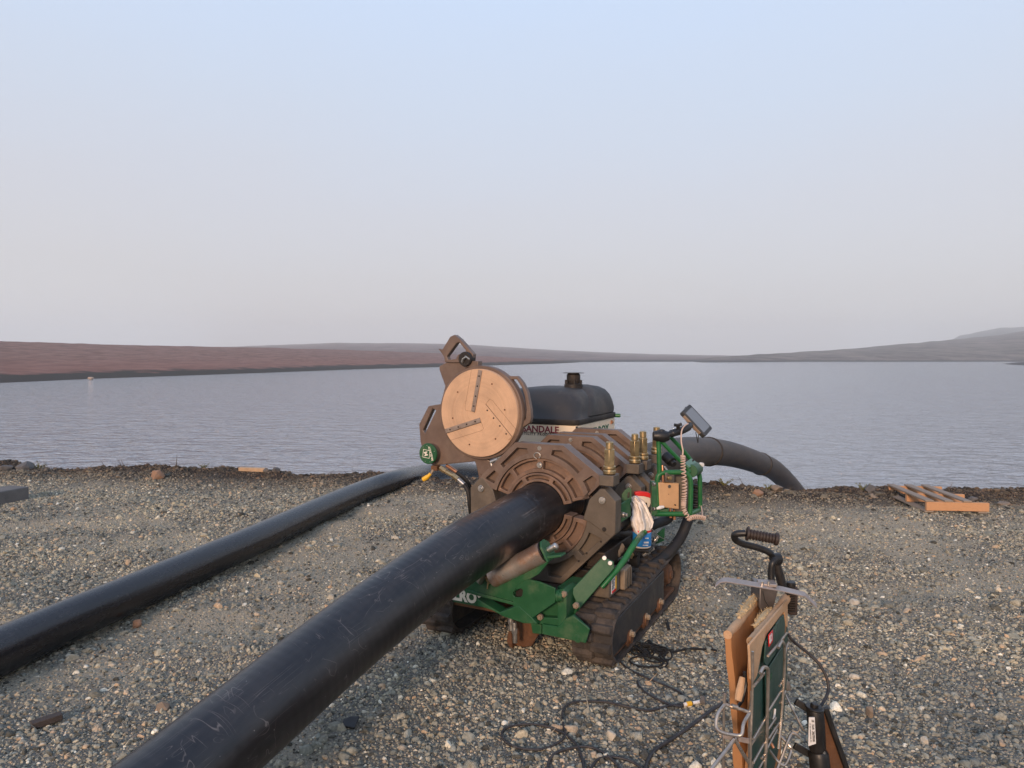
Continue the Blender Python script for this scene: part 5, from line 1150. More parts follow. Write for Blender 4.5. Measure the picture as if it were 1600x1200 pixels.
for i in range(5): q = la(1086, 760 + 8 * i, 4.62); mb.cyl(q - Vector((.02, 0, 0)), q + Vector((.02, 0, 0)), .016, n=12)
mb.build('valve_lever_bank', blackp, M_, .002)
for y_ in (797, 800):
    mb = MB(); mb.cyl(la(1047 + (y_ - 797) * 2, y_ - 3, 4.45), la(1048 + (y_ - 797) * 2, y_ + 12, 4.45), .009, n=8); mb.build('copper_line', copper, M_)
# clamp mount, arm, tablet
mb = MB(); mb.tube([la(1020.5, 681, YF), la(1027, 681, YF), la(1036, 682, YF), la(1045, 681, YF)], [.028, .036, .040, .028], 12); mt = mb.build('clamp_mount', blackp, M_, .002)
mb = MB(); q = la(1034, 674, YF); mb.cyl(q - Vector((0, 0, .02)), q + Vector((0, 0, .008)), .018, n=10); mb.lathe(q, (0, 0, 1), [(.02, -.005), (.022, 0), (.018, .01), (.008, .014)], 12); mb.build('clamp_knob', blackp, mt)
mb = MB(); mb.tube(smooth_path([la(1044, 679, YF), la(1048, 678, YF), la(1054, 676, YF + .02), la(1064, 673, YF + .05), la(1074, 668, YF + .1), la(1078, 664, YF + .14)], 5), [.010, .014] + [.018] * 4 + [.024] * 16 + [.02] * 4, 14); am = mb.build('mount_arm', blackp, mt)
mb = MB(); q = la(1059, 668, YF + .02); mb.cyl(la(1059.5, 673, YF + .03), la(1059.5, 665, YF + .02), .012, n=10); a_ = la(1053.5, 664, YF + .02); b_ = la(1065, 662.5, YF + .02); mb.tube([a_, (a_ + b_) / 2 + Vector((0, 0, -.004)), b_], [.011, .008, .011], 8); mb.build('wing_knob', blackp, am)
# tablet: own axes found from its outline in the photo
ctab = la(1090, 656, 4.62)
def w2l(v): return Vector((v.dot(MR), v.dot(MA), v.z))
ta = w2l(Vector((.1225, -.033, -.136))).normalized(); tbv = w2l(Vector((.07, .095, .04))); tb = (tbv - ta * tbv.dot(ta)).normalized(); tn2 = ta.cross(tb)
if tn2.dot(loc(C0) - ctab) < 0: tn2 = -tn2
def rr2(w_, h_, r_, n=5):
    o = []
    for cx, cy, a0 in ((w_ - r_, h_ - r_, 0), (-w_ + r_, h_ - r_, 90), (-w_ + r_, -h_ + r_, 180), (w_ - r_, -h_ + r_, 270)):
        for i in range(n + 1): a = R(a0 + 90 * i / n); o.append((cx + r_ * math.cos(a), cy + r_ * math.sin(a)))
    return o
mb = MB(); mb.prism(rr2(.107, .066, .014), ta, tb, tn2, ctab, -.030, 0); tab = mb.build('tablet', tabbody, M_, .004, 3)
mb = MB(); mb.prism(rr2(.084, .052, .003, 1), ta, tb, tn2, ctab, .0002, .0016); mb.build('screen', screen_m, tab)
mb = MB(); mb.prism([(-.078, -.0685), (.072, -.0685), (.072, -.060), (-.078, -.060)], ta, tb, tn2, ctab, -.027, -.006); mb.build('sunlit_edge', tabside, tab, .002)  # strip that paints the low sun caught by the case's left side
mb = MB(); mb.prism(rr2(.045, .03, .01), ta, tb, tn2, ctab, -.055, -.0305); mb.build('tablet_cradle', blackp, tab, .004)
mb = MB(); mb.tube([ctab - ta * .085 - tn2 * .02 + tb * .02, ctab - ta * .10 - tn2 * .035 + tb * .03, ctab - ta * .105 - tn2 * .03 + tb * .05], .007, 8); mb.build('cradle_clip', blackp, tab)
q = la(1090, 676, 4.62); mb = MB(); mb.tube(smooth_path([la(1087, 675, 4.62), la(1088.5, 682, 4.62), la(1090.5, 692, 4.62), la(1091, 684, 4.62), la(1092, 676, 4.62)], 5), .0028, 6); mb.build('hanging_strap', blackp, tab)
# coil cable
T([la(1075, 662, 4.5), la(1069, 666, 4.45), la(1065, 674, 4.42), la(1064.5, 690, 4.38), la(1067, 704, 4.36), la(1066.5, 711, 4.35)], .0045, coil_m, 'straight_cable', n=8)
def coil(path, r, turns, rw, name):
    base = smooth_path(path, 10); L_ = len(base); pts = []; N_ = turns * 14; nr = None
    for i in range(N_ + 1):
        f = i / N_ * (L_ - 1); a = int(min(f, L_ - 2)); p = base[a].lerp(base[a + 1], f - a); t_ = (base[a + 1] - base[a]).normalized()
        if nr is None: nr = t_.orthogonal().normalized()
        nr = (nr - t_ * nr.dot(t_)).normalized(); bn = t_.cross(nr); an = 2 * math.pi * i / 14
        pts.append(p + (nr * math.cos(an) + bn * math.sin(an)) * r)
    mb = MB(); mb.tube(pts, rw, 6); return mb.build(name, coil_m, M_)
coil([la(1067, 712, 4.34), la(1067.5, 730, 4.34), la(1069.5, 760, 4.34), la(1068.5, 782, 4.34), la(1068, 790, 4.34)], .0125, 21, .0042, 'coil_cable')
coil([la(1068, 790, 4.34), la(1069, 797, 4.34), la(1072, 803, 4.33), la(1076, 811, 4.33)], .0115, 6, .0042, 'coil_cable')
coil([la(1076, 811, 4.33), la(1084, 808, 4.36), la(1093, 808, 4.4), la(1101, 810, 4.45)], .011, 9, .0042, 'coil_cable')
T([la(1098, 812, 4.45), la(1097, 800, 4.55), la(1095.5, 790, 4.62)], .0042, coil_m, 'straight_cable', n=8)
T([la(1019, 827, 4.5), la(1030, 838, 4.6), la(1045, 845, 4.8), la(1056, 846, 4.9)], .0022, steel, 'thin_wire', n=6)

# ---------------------------------------------------------------- spray bottle and rag in the holder
bp_ = at(1003, 850, 4.52)
bw = empty('spray_bottle', bp_, 0, 'spray bottle with red trigger head and blue label standing by the right track', 'bottle')
def W(x, y, Y): return at(x, y, Y) - bp_
YBt = 4.52; S_ = YBt / F
mb = MB(); mb.lathe((0, 0, -.02), (0, 0, 1), [(.02, 0), (.053, .003), (.058, .01), (.058, .17), (.052, .20), (.03, .235), (.018, .25), (.018, .262)], 32); mb.build('bottle_body', bottle_m, bw)
mb = MB(); mb.lathe((0, 0, -.005), (0, 0, 1), [(.0585, 0), (.0592, .001), (.0592, .085), (.0585, .086)], 32); bl_ = mb.build('blue_label', blue_m, bw)
mb = MB(); mb.lathe((0, 0, .084), (0, 0, 1), [(.0585, 0), (.0596, .001), (.0596, .012), (.0585, .013)], 32); mb.build('red_band', red_m, bw)
mb = MB(); mb.box((.020, -.0585, .052), (.022, .004, .006)); mb.box((.016, -.0585, .025), (.03, .004, .010)); mb.box((.012, -.0585, .008), (.034, .004, .005)); mb.build('label_mark', white_p, bl_)
mb = MB(); mb.lathe((0, 0, .24), (0, 0, 1), [(.022, 0), (.022, .03), (.018, .034)], 18); mb.build('collar', bottle_m, bw)
hd = [(-.062, .0), (-.064, .022), (-.03, .028), (.02, .022), (.05, .005), (.066, -.03), (.056, -.03), (.03, -.012), (0, -.004)]
mb = MB(); mb.prism(hd, (1, 0, 0), (0, 0, 1), (0, 1, 0), (.012, 0, .312), -.017, .017); mb.build('trigger_head', red_m, bw, .006, 3)
mb = MB(); mb.prism([(-.05, .0), (.0, -.004), (.03, -.012), (.058, -.03), (.04, -.05), (.03, -.075), (.02, -.075), (.018, -.045), (-.005, -.05), (-.02, -.035)], (1, 0, 0), (0, 0, 1), (0, 1, 0), (.012, 0, .312), -.013, .013); mb.build('trigger', bottle_m, bw, .004, 3)
HB = loc(bp_)
mb = MB(); mb.box((HB.x - .02, HB.y + .02, HB.z - .03), (.16, .16, .018)); mb.box((HB.x - .06, HB.y + .05, HB.z - .11), (.05, .06, .14)); mb.build('bottle_holder', blackp, M_, .004)
# rag: a crumpled cloth hanging over the bottle's shoulder
nu_, nv_ = 40, 50; vs = []
outl = [(984.5, 777, 996, 774), (984, 781, 1002, 779), (985, 787, 1008, 785), (988, 796, 1013, 794), (987, 804, 1017, 803), (985, 812, 1020, 811), (986.5, 821, 1022, 818), (990, 830, 1017, 827), (995, 836, 1004, 833)]
for j in range(nv_ + 1):
    f = j / nv_ * (len(outl) - 1); a = min(int(f), len(outl) - 2); t_ = f - a
    l = [outl[a][q] * (1 - t_) + outl[a + 1][q] * t_ for q in range(4)]
    for i in range(nu_ + 1):
        s_ = i / nu_; x = l[0] + (l[2] - l[0]) * s_; y = l[1] + (l[3] - l[1]) * s_
        fold = .014 * math.sin(s_ * 14 + j * .09 + 1.5 * math.sin(j * .08)) + .008 * math.sin(s_ * 27 - j * .12) + .010 * mnoise.noise(Vector((s_ * 4, j * .11, 3)))
        round_ = -.055 * math.sin(math.pi * s_) - .02
        vs.append(at(x + 1.2 * mnoise.noise(Vector((i * .3, j * .25, 1))), y + 1.2 * mnoise.noise(Vector((j * .3, i * .25, 9))), YBt + round_ + fold))
fs = [(j * (nu_ + 1) + i, j * (nu_ + 1) + i + 1, (j + 1) * (nu_ + 1) + i + 1, (j + 1) * (nu_ + 1) + i) for j in range(nv_) for i in range(nu_)]
mb = MB(); mb.add(vs, fs); rag = mb.build('rag', white_m, None, ang=180); sm_ = rag.modifiers.new('thick', 'SOLIDIFY'); sm_.thickness = .004
tag(rag, 'crumpled white rag draped over the spray bottle', 'rag')

# ---------------------------------------------------------------- pallet on the bank
def wbox(mb, p0, p1, wdt, h, zoff=0):
    p0 = Vector(p0); p1 = Vector(p1); d = (p1 - p0).normalized(); s_ = Vector((-d.y, d.x, 0)).normalized(); u_ = d.cross(s_) * -1 if d.cross(s_).z < 0 else d.cross(s_)
    vs = [p + s_ * a * wdt / 2 + u_ * b for p in (p0, p1) for a in (-1, 1) for b in (0, h)]
    return mb.add(vs, [(0, 1, 3, 2), (4, 6, 7, 5), (0, 4, 5, 1), (2, 3, 7, 6), (0, 2, 6, 4), (1, 5, 7, 3)])
FL = gnd(1446, 804); FRt = gnd(1544, 806); BL = gnd(1388, 777)
FL.z = FRt.z = .03; ex_p = (FRt - FL); Lp = ex_p.length; ex_p.normalize(); ey_p = Vector((BL.x - FL.x, BL.y - FL.y, 0)); Wp = ey_p.length; ey_p.normalize()
pal = empty('pallet', FL, 0, 'orange wooden pallet with missing boards lying on the bank at the right', 'pallet')
def pp_(a, b_, z): return ex_p * a + ey_p * b_ + Vector((0, 0, z))
for i, (fr_, x1) in enumerate(((0.0, Lp), (.50, Lp * .98), (1.0, Lp * .95))):
    b_ = Wp * fr_; mb = MB(); wbox(mb, pp_(0, b_, .018), pp_(x1, b_, .018), .042, .092); mb.build('stringer', wood, pal, .003)
for i, a_ in enumerate((.05, .36, .66)):
    mb = MB(); wbox(mb, pp_(a_ * Lp, -.02, .112), pp_(a_ * Lp, Wp + .02, .112), .085, .018); mb.build('top_board', wood_grey, pal, .002)
for i, a_ in enumerate((.045, .9)):
    mb = MB(); wbox(mb, pp_(a_ * Lp, -.02, -.002), pp_(a_ * Lp, Wp + .02, -.002), .09, .018); mb.build('bottom_board', wood_grey, pal, .002)
# square beam at the left edge, thin plank, wood splinter, plastic shard
a_ = gnd(46, 782); mb = MB(); d_ = (gnd(-60, 803) - a_).normalized(); s_ = Vector((-d_.y, d_.x, 0)) * -1
s_ = s_ if s_.y > 0 else -s_
vs = []
for k_ in (0, 1.2):
    for q in ((0, 0), (.30, 0), (.30, .165), (.0, .165)): vs.append(a_ + d_ * k_ + s_ * q[0] + Vector((0, 0, q[1])))
mb.add(vs, [(0, 1, 2, 3), (7, 6, 5, 4), (0, 4, 5, 1), (1, 5, 6, 2), (2, 6, 7, 3), (3, 7, 4, 0)])
tag(mb.build('beam', beam_m, None, .012, 2), 'grey square beam on the gravel cut by the left edge of the photo', 'beam')
def flat_board(name, p, q, wdt, h, m, label, cat, tilt=0):
    a = gnd(*p); b_ = gnd(*q); a.z = grz(a.x, a.y) + .005; b_.z = grz(b_.x, b_.y) + .005 + tilt
    mb = MB(); wbox(mb, a, b_, wdt, h); return tag(mb.build(name, m, None, .003), label, cat)
flat_board('plank', (375, 742), (416, 743), .09, .05, plank_m, 'short pale wooden plank on the bank rim left of the thin pipe', 'plank')
dark_wood = mat('dark_wet_wood', (.055, .042, .036), .8, 0, .3, 14)
flat_board('wood_fragment', (49, 1131), (97, 1117), .045, .03, dark_wood, 'dark brown splinter of wood on the gravel near the lower left corner', 'wood', .01)
c_ = gnd(546, 1136); mb = MB(); vs = []
for k_, q in enumerate([(-.035, -.02, .012), (.03, -.03, .004), (.042, .028, .03), (.0, .03, .028), (-.03, .02, .02)]):
    vs += [c_ + Vector(q), c_ + Vector(q) + Vector((0, 0, .008))]
mb.add(vs, [(0, 2, 4, 6, 8), (9, 7, 5, 3, 1)] + [(2 * i, 2 * ((i + 1) % 5), 2 * ((i + 1) % 5) + 1, 2 * i + 1) for i in range(5)])
tag(mb.build('plastic_offcut', blackp, None, .002), 'small black plastic offcut on the gravel right of the big pipe', 'offcut')

# ---------------------------------------------------------------- cables on the ground
def cable(pts, r, m, label, name='cable', z=.010, cat='cable', h=None):
    P_ = []
    for i, p in enumerate(pts):
        zz = z + (h[i] if h else 0); q = gnd(p[0], p[1], zz); q.z = max(grz(q.x, q.y), sum(grz(q.x + a, q.y + b_) for a in (-.07, .07) for b_ in (-.07, .07)) / 4) + zz; P_.append(q)
    sp_ = smooth_path(P_, 8)
    mb = MB(); mb.tube(sp_, r, 10); o = mb.build(name, m, None); return tag(o, label, cat)
c1 = cable([(965, 1030), (980, 1046), (1010, 1062), (1045, 1074), (1068, 1088), (1069, 1101), (1058, 1106), (1035, 1099), (1012, 1088), (999, 1076), (996, 1068)], .0054, cable_m, 'black cable making a small loop that ends in the yellow and white plug')
plg = [gnd(1069, 1103, .014), gnd(1076, 1102.5, .016), gnd(1081, 1101, .018), gnd(1095, 1096, .02)]
for q in plg: q.z = grz(q.x, q.y) + .016
pg = empty('cable_plug', plg[0], 0, 'yellow and white cable connector lying on the gravel beside a rounded dark stone', 'plug')
def rel(a, b_): return a - b_
for i, (m_, f0, f1, r_) in enumerate(((white_p, 0, .14, .009), (yellow_m, .14, .42, .0115), (ink, .42, .50, .008), (white_p, .50, 1.0, .008))):
    a_ = plg[0].lerp(plg[-1], f0) - plg[0]; b_ = plg[0].lerp(plg[-1], f1) - plg[0]
    mb = MB(); mb.cyl(a_, b_, r_, n=14); mb.build(('collar', 'yellow_sleeve', 'ring', 'plug_body')[i], m_, pg, .001)
rock_px(1098, 1103, 13, 16, 41, rk_grey, 'rounded dark capped stone at the end of the white connector', .15)
cable([(1068, 1102), (1045, 1106), (1015, 1113), (985, 1109), (950, 1101), (915, 1098), (890, 1101), (879, 1115), (880, 1135), (883, 1150), (875, 1164), (850, 1176), (820, 1176), (795, 1168), (784, 1155), (792, 1141), (820, 1136), (850, 1139), (878, 1148), (895, 1162), (905, 1178), (911, 1200), (914, 1225)], .0058, cable_m, 'long grey cable curling across the gravel in a wide loop')
cable([(855, 1215), (858, 1195), (872, 1182), (900, 1174), (925, 1174), (945, 1183), (960, 1195), (975, 1215)], .0058, cable_m, 'cable arc at the bottom edge between the wide loop and the pale stone')
cable([(920, 1210), (935, 1192), (955, 1187), (980, 1190), (1000, 1200), (1015, 1215)], .0058, cable_m, 'lowest cable arc cut by the bottom edge below the pale stone')
cable([(1006, 1215), (1012, 1190), (1025, 1172), (1050, 1157), (1080, 1136), (1105, 1118), (1122, 1107), (1136, 1100)], .0085, cable_m, 'thick black cable running up to the wire rack from the bottom edge')
cable([(975, 1015), (1010, 1014), (1040, 1018), (1075, 1012), (1110, 1016), (1120, 1018)], .006, soot, 'thin black cord on the gravel behind the wooden padded boards', 'cord', cat='cord')
# tangle of black straps beside the right track
r_ = random.Random(4); tgl = MB()
for k_ in range(13):
    x, y = 985 + r_.uniform(0, 20), 1012 + r_.uniform(-5, 14); pts = []
    dx, dy = r_.uniform(4, 12), r_.uniform(-3, 5)
    for i in range(8):
        q = gnd(x, y, .012); q.z = grz(q.x, q.y) + .008 + r_.uniform(0, .022); pts.append(q); x += dx * r_.uniform(.3, 1.3) * (1 if i < 5 else -.7); y += dy * r_.uniform(-.5, 1.4)
    tgl.tube(smooth_path(pts, 5), r_.uniform(.003, .007), 6)
for cx, cy, wx, wy in ((998, 1018, 12, 5), (1022, 1026, 16, 8), (1010, 1034, 26, 9), (1040, 1022, 10, 7)):
    pts = []
    for t_ in np.linspace(0, 6.28, 14)[:-1]: q = gnd(cx + wx * math.cos(t_), cy + wy * math.sin(t_), .01); q.z = grz(q.x, q.y) + .016; pts.append(q)
    tgl.tube(smooth_path(pts, 4, True), .005, 6, closed=True)
tag(tgl.build('strap_tangle', soot, None), 'tangle of black netting and straps on the gravel beside the right track', 'straps')
flat_board('rubber_strip', (1045, 985), (1041, 970), .02, .008, soot, 'short black rubber strip on the gravel right of the track', 'strip')

# ---------------------------------------------------------------- padded heater bag in its wire rack
BG0 = gnd(1185, 1240); BG0 = Vector((.86, 2.62, 0))
bag = empty('heater_bag', BG0, 0, 'open padded bag of tan leather and dark green vinyl standing in the wire rack', 'bag')
def B(p): return Vector(p) - BG0
# two padded halves; each is a slab between a near and a far upright edge
def lerp3(a, b_, t): return a + (b_ - a) * t
def padded(near_top, far_top, near_bot, far_bot, thick, side, m, name, sag=.012, nu=26, nv=18, wav=.006, seed=0, par=bag):
    """slab with soft wavy faces; side = unit vector of the thickness"""
    vs = []; side = Vector(side)
    for k_ in (0, 1):
        for j in range(nv + 1):
            for i in range(nu + 1):
                s_, t_ = i / nu, j / nv
                p = lerp3(lerp3(near_bot, far_bot, s_), lerp3(near_top, far_top, s_), t_)
                puff = math.sin(math.pi * s_) ** .4 * math.sin(math.pi * min(1, t_ + .02)) ** .4
                w_ = wav * mnoise.noise(Vector((s_ * 3 + seed, t_ * 5, k_ * 7))) * 2
                e_ = (1 if k_ else -1) * thick / 2 * (.62 + .38 * puff) + w_
                vs.append(B(p + side * e_ + Vector((0, 0, -sag * math.sin(math.pi * s_) * t_ + .004 * mnoise.noise(Vector((s_ * 9, seed, 2)))))))
    n1 = (nu + 1) * (nv + 1); fs = []
    for j in range(nv):
        for i in range(nu):
            a = j * (nu + 1) + i; fs += [(a, a + 1, a + nu + 2, a + nu + 1), (n1 + a + nu + 1, n1 + a + nu + 2, n1 + a + 1, n1 + a)]
    rim_ = [i for i in range(nu + 1)] + [(j + 1) * (nu + 1) + nu for j in range(nv)] + [nv * (nu + 1) + i for i in range(nu - 1, -1, -1)] + [j * (nu + 1) for j in range(nv - 1, 0, -1)]
    for q in range(len(rim_)): a, b2 = rim_[q], rim_[(q + 1) % len(rim_)]; fs.append((a, n1 + a, n1 + b2, b2))
    mb = MB(); mb.add(vs, fs); return mb.build(name, m, par, ang=50)
sd = Vector((.85, -.53, 0))
# right half: top edge from (1174,1003) near to (1229,932) far
RN = at(1174, 1003, 2.42); RFt = at(1229, 934, 2.86); LN = at(1137, 992, 2.50); LF = at(1190, 925, 2.95)
def down(p, z): return Vector((p.x, p.y, z))
def bent(p, x, y, Y): return at(x, y, Y)
RNb = Vector((RN.x + .0, RN.y, .06)); RFb = Vector((RFt.x - .02, RFt.y, .06)); LNb = Vector((LN.x + .06, LN.y, .06)); LFb = Vector((LF.x + .05, LF.y, .06))
off = sd * .012
padded(RN - sd * .004, RFt - sd * .004, RNb - sd * .004, RFb - sd * .004, .026, sd, leather, 'right_half', seed=1)
padded(LN, LF, LNb, LFb, .040, sd, leather, 'left_half', seed=5)
def roll(a, b_, r, name, m, seed):
    pts = []; rr = []
    for i in range(25):
        t_ = i / 24; p = lerp3(a, b_, t_); p = p + Vector((.003 * mnoise.noise(Vector((t_ * 6, seed, 0))), 0, -.006 * math.sin(math.pi * t_) + .004 * mnoise.noise(Vector((t_ * 8, seed, 4))))); pts.append(B(p)); rr.append(r * (1 + .18 * mnoise.noise(Vector((t_ * 12, seed, 8)))))
    mb = MB(); mb.tube(pts, rr, 14); return mb.build(name, m, bag)
roll(RN, RFt, .0175, 'rolled_edge', leather_pale, 1); roll(LN, LF, .0155, 'rolled_edge', leather_pale, 2)
def fluffy(a, b_, name, seed, wd=.018):
    r_ = random.Random(seed); mb = MB()
    for i in range(420):
        t_ = r_.random(); p = lerp3(a, b_, t_) + sd * r_.uniform(-wd, wd) * (.4 + .6 * math.sin(math.pi * t_)); q = p + Vector((r_.gauss(0, .006), r_.gauss(0, .006), abs(r_.gauss(0, .007)) * math.sin(math.pi * t_) + .002)); e_ = Vector((r_.gauss(0, 1), r_.gauss(0, 1), r_.gauss(0, 1))).normalized() * .003
        mb.add([B(p - e_), B(p + e_), B(q)], [(0, 1, 2)])
    pts = [B(lerp3(a, b_, i / 16) + Vector((0, 0, -.006))) for i in range(17)]; mb.tube(pts, [.006 + wd * .55 * math.sin(math.pi * i / 16) * (1 + .4 * mnoise.noise(Vector((i, seed, 0)))) for i in range(17)], 8)
    return mb.build(name, fluff, bag)
fluffy(lerp3(LN, LF, .30) + Vector((0, 0, .016)) - sd * .0, lerp3(LN, LF, .88) + Vector((0, 0, .016)), 'frayed_lining', 3)
fluffy(lerp3(RN, RFt, .30) - sd * .028, lerp3(RN, RFt, .72) - sd * .024, 'frayed_lining', 4)
# tan yoke on the right face then the green vinyl cover below it
def face(x, y, o=.0):
    """point of the right face of the right half seen at a pixel"""
    n_ = sd; c_ = RN + sd * (.012 + o); d = ray(x, y); t_ = (c_ - C0).dot(n_) / d.dot(n_); return C0 + d * t_
def patch(pts, name, m, o, t=.004, par=bag, bev=.0012):
    q = [B(face(x, y, o)) for x, y in pts]; k_ = len(q); bk = [p - sd * t for p in q]; mb = MB()
    mb.add(q + bk, [tuple(range(k_)), tuple(range(2 * k_ - 1, k_ - 1, -1))] + [(i, (i + 1) % k_, k_ + (i + 1) % k_, k_ + i) for i in range(k_)])
    return mb.build(name, m, par, bev)
gc_ = patch([(1177, 1066), (1183, 1056), (1187, 1037), (1191, 1012), (1198, 992), (1224, 957), (1229, 960), (1231, 985), (1230, 1060), (1224, 1130), (1215, 1180), (1195, 1260), (1170, 1260), (1174, 1120)], 'vinyl_cover', bag_green, .008, .006)
patch([(1171, 1008), (1174, 1062), (1178, 1066), (1183, 1057), (1187, 1037), (1191, 1012), (1198, 992), (1224, 957), (1226.5, 957), (1228.5, 978), (1231, 980), (1231, 936)], 'leather_yoke', leather_pale, .016, .008, bev=.003)
patch([(1197, 1050), (1209, 1032), (1222, 1012), (1222, 1085), (1210, 1110), (1198, 1128)], 'vinyl_flap', bag_green, .020, .006, bev=.002)
patch([(1197, 1003), (1212, 978), (1212, 1022), (1205, 1032), (1199, 1042), (1195, 1036)], 'vinyl_flap', bag_green, .024, .006, bev=.002)
patch([(1214, 974), (1225, 960), (1227, 975), (1226, 992), (1219, 1004), (1213, 1010), (1211.5, 1000)], 'vinyl_flap', bag_green, .024, .006, bev=.002)
patch([(1205, 1110), (1213, 1098), (1220, 1110), (1213, 1130), (1206, 1142), (1202, 1130)], 'vinyl_flap', bag_green, .022, .006, bev=.002)
lbr = patch([(1201.5, 992), (1208, 984), (1208, 1002), (1202, 1011)], 'red_tag', red_m, .030, .003)
patch([(1203, 993.5), (1206.8, 989), (1206.8, 1000), (1203.2, 1006)], 'white_tag', white_p, .0325, .002, lbr)
fx = (face(1208, 1000) - face(1202, 1010)).normalized(); 
glyphs('red_print', 3, 1, .03, .009, red_m, lbr, B(face(1205, 997.5, .034)), (0, 0, -1), (.53, .85, 0))
emb = patch([(1201, 1056), (1209, 1044), (1208, 1058), (1202, 1070)], 'white_emblem', label_m, .018, .002)
text('lettering', 'M', .028, green_ink, emb, B(face(1205, 1057, .0205)), (.53, .85, 0), (0, 0, 1), .0004, .001)
mb = MB(); mb.tube([B(face(1211, 1108, .026)), B(face(1210, 1118, .028)), B(face(1208, 1124, .026))], .004, 6); mb.build('tie', white_p, bag)
# buckle strap between the halves
mb = MB(); q0, q1, q2 = at(1160, 1058, 2.40), at(1156, 1080, 2.38), at(1153, 1095, 2.37)
mb.tube([B(q0), B(q1), B(q2)], [.010, .014, .012], 8); mb.build('buckle_strap', leather_pale, bag, .002)
mb = MB(); mb.tube([B(at(1163, 1050, 2.42)), B(at(1166, 1070, 2.42)), B(at(1160, 1095, 2.4)), B(at(1150, 1108, 2.38))], .006, 8); mb.build('black_strap', blackp, bag)

# wire rack
rack = empty('wire_rack', BG0 + Vector((0, 0, 0)), 0, 'chromed wire rack with hooks and bent legs holding the open padded bag', 'rack')
def wire(pts, r=.0045, k=5, name='rod', m=wire_m):
    q = [p if isinstance(p, Vector) else at(*p) for p in pts]; q = [p - BG0 for p in q]
    mb = MB(); mb.tube(smooth_path(q, k) if k > 1 else q, r, 10); return mb.build(name, m, rack)
def fp(x, y, o=.045): return face(x, y, o)
ro = .042
wire([fp(1229, 989, ro), fp(1216, 1006, ro), fp(1200, 1025, ro)], k=1)
wire([fp(1216, 1012, ro + .008), fp(1221, 1003, ro + .01), fp(1225, 1006, ro + .01), fp(1226, 1020, ro + .01), fp(1225, 1060, ro + .008), fp(1221, 1120, ro + .006), fp(1216, 1170, ro + .005)], .0055, 4)
wire([fp(1232, 1004, ro), fp(1229, 1010, ro), fp(1227, 1022, ro)], .004, 4)
wire([fp(1188, 1052, ro + .01), fp(1192, 1044, ro + .012), fp(1197, 1043, ro + .012), fp(1200, 1048, ro + .012), fp(1200, 1070, ro + .01), fp(1199, 1110, ro + .008), fp(1198, 1150, ro + .006), fp(1195, 1200, ro + .005), fp(1193, 1260, ro)], .0060, 4)
for a_, b_ in (((1194, 1052), (1178, 1072)), ((1227, 1053), (1218, 1072)), ((1223, 1075), (1198, 1115)), ((1197, 1120), (1177, 1155)), ((1227, 1080), (1219, 1098)), ((1200, 1140), (1212, 1122)), ((1197, 1155), (1177, 1192)), ((1220, 1125), (1200, 1155)), ((1197, 1180), (1180, 1212)), ((1214, 1140), (1190, 1185))):
    wire([fp(*a_, ro), fp(*b_, ro)], .0042, 1)
wire([fp(1176, 1018, .03), fp(1176, 1060, .03), fp(1175, 1110, .03), fp(1173, 1160, .03), fp(1172, 1250, .03)], .0042, 4)
# near end hoops across the bag
YN = 2.30
wire([(1133, 1084, YN), (1132, 1098, YN), (1140, 1103, YN), (1157, 1108, YN), (1171, 1112, YN), (1174, 1100, YN), (1175, 1080, YN)], .0055, 5)
wire([(1133, 1100, YN), (1122, 1115, YN - .03), (1119, 1135, YN - .05), (1127, 1144, YN - .06), (1150, 1149, YN - .06), (1159, 1147, YN - .06), (1162, 1130, YN - .04), (1172, 1113, YN)], .0058, 5)
wire([(1132, 1085, YN), (1131, 1110, YN), (1131, 1150, YN), (1130, 1200, YN), (1129, 1260, YN)], .0042, 3)
wire([(1173, 1112, YN), (1172, 1140, YN), (1172, 1190, YN), (1171, 1250, YN)], .0062, 3)
mb = MB(); a_, b_, c_, d_ = [at(*q) - BG0 for q in ((1129, 1146, YN - .01), (1174, 1154, YN - .01), (1173, 1162, YN - .01), (1129, 1153, YN - .01))]
th_ = Vector((0, -.004, 0)); mb.add([a_, b_, c_, d_, a_ + th_, b_ + th_, c_ + th_, d_ + th_], [(0, 1, 2, 3), (7, 6, 5, 4), (0, 4, 5, 1), (1, 5, 6, 2), (2, 6, 7, 3), (3, 7, 4, 0)]); mb.build('cross_strap', bar_m, rack, .001)
mb = MB(); q = at(1148, 1155, YN - .02) - BG0; mb.cyl(q, q + Vector((0, -.012, 0)), .009, n=12); mb.build('pivot_rivet', rust, rack, .001)
wire([(1148, 1155, YN - .03), (1135, 1172, YN - .05), (1110, 1204, YN - .12), (1090, 1235, YN - .2)], .006, 2); wire([(1142, 1160, YN - .03), (1125, 1185, YN - .07), (1106, 1210, YN - .12)], .0042, 2)
wire([(1148, 1154, YN - .03), (1160, 1176, YN - .03), (1172, 1194, YN - .02)], .006, 2); wire([(1170, 1190, YN), (1174, 1196, YN), (1171, 1204, YN)], .007, 2)
mb = MB(); mb.cyl(at(1143, 1103, YN - .005) - BG0, at(1152, 1105.5, YN - .005) - BG0, .0085, n=12); mb.build('hinge_sleeve', wire_m, rack)
wire([(1174, 1163, YN), (1190, 1140, YN + .2)], .004, 1)
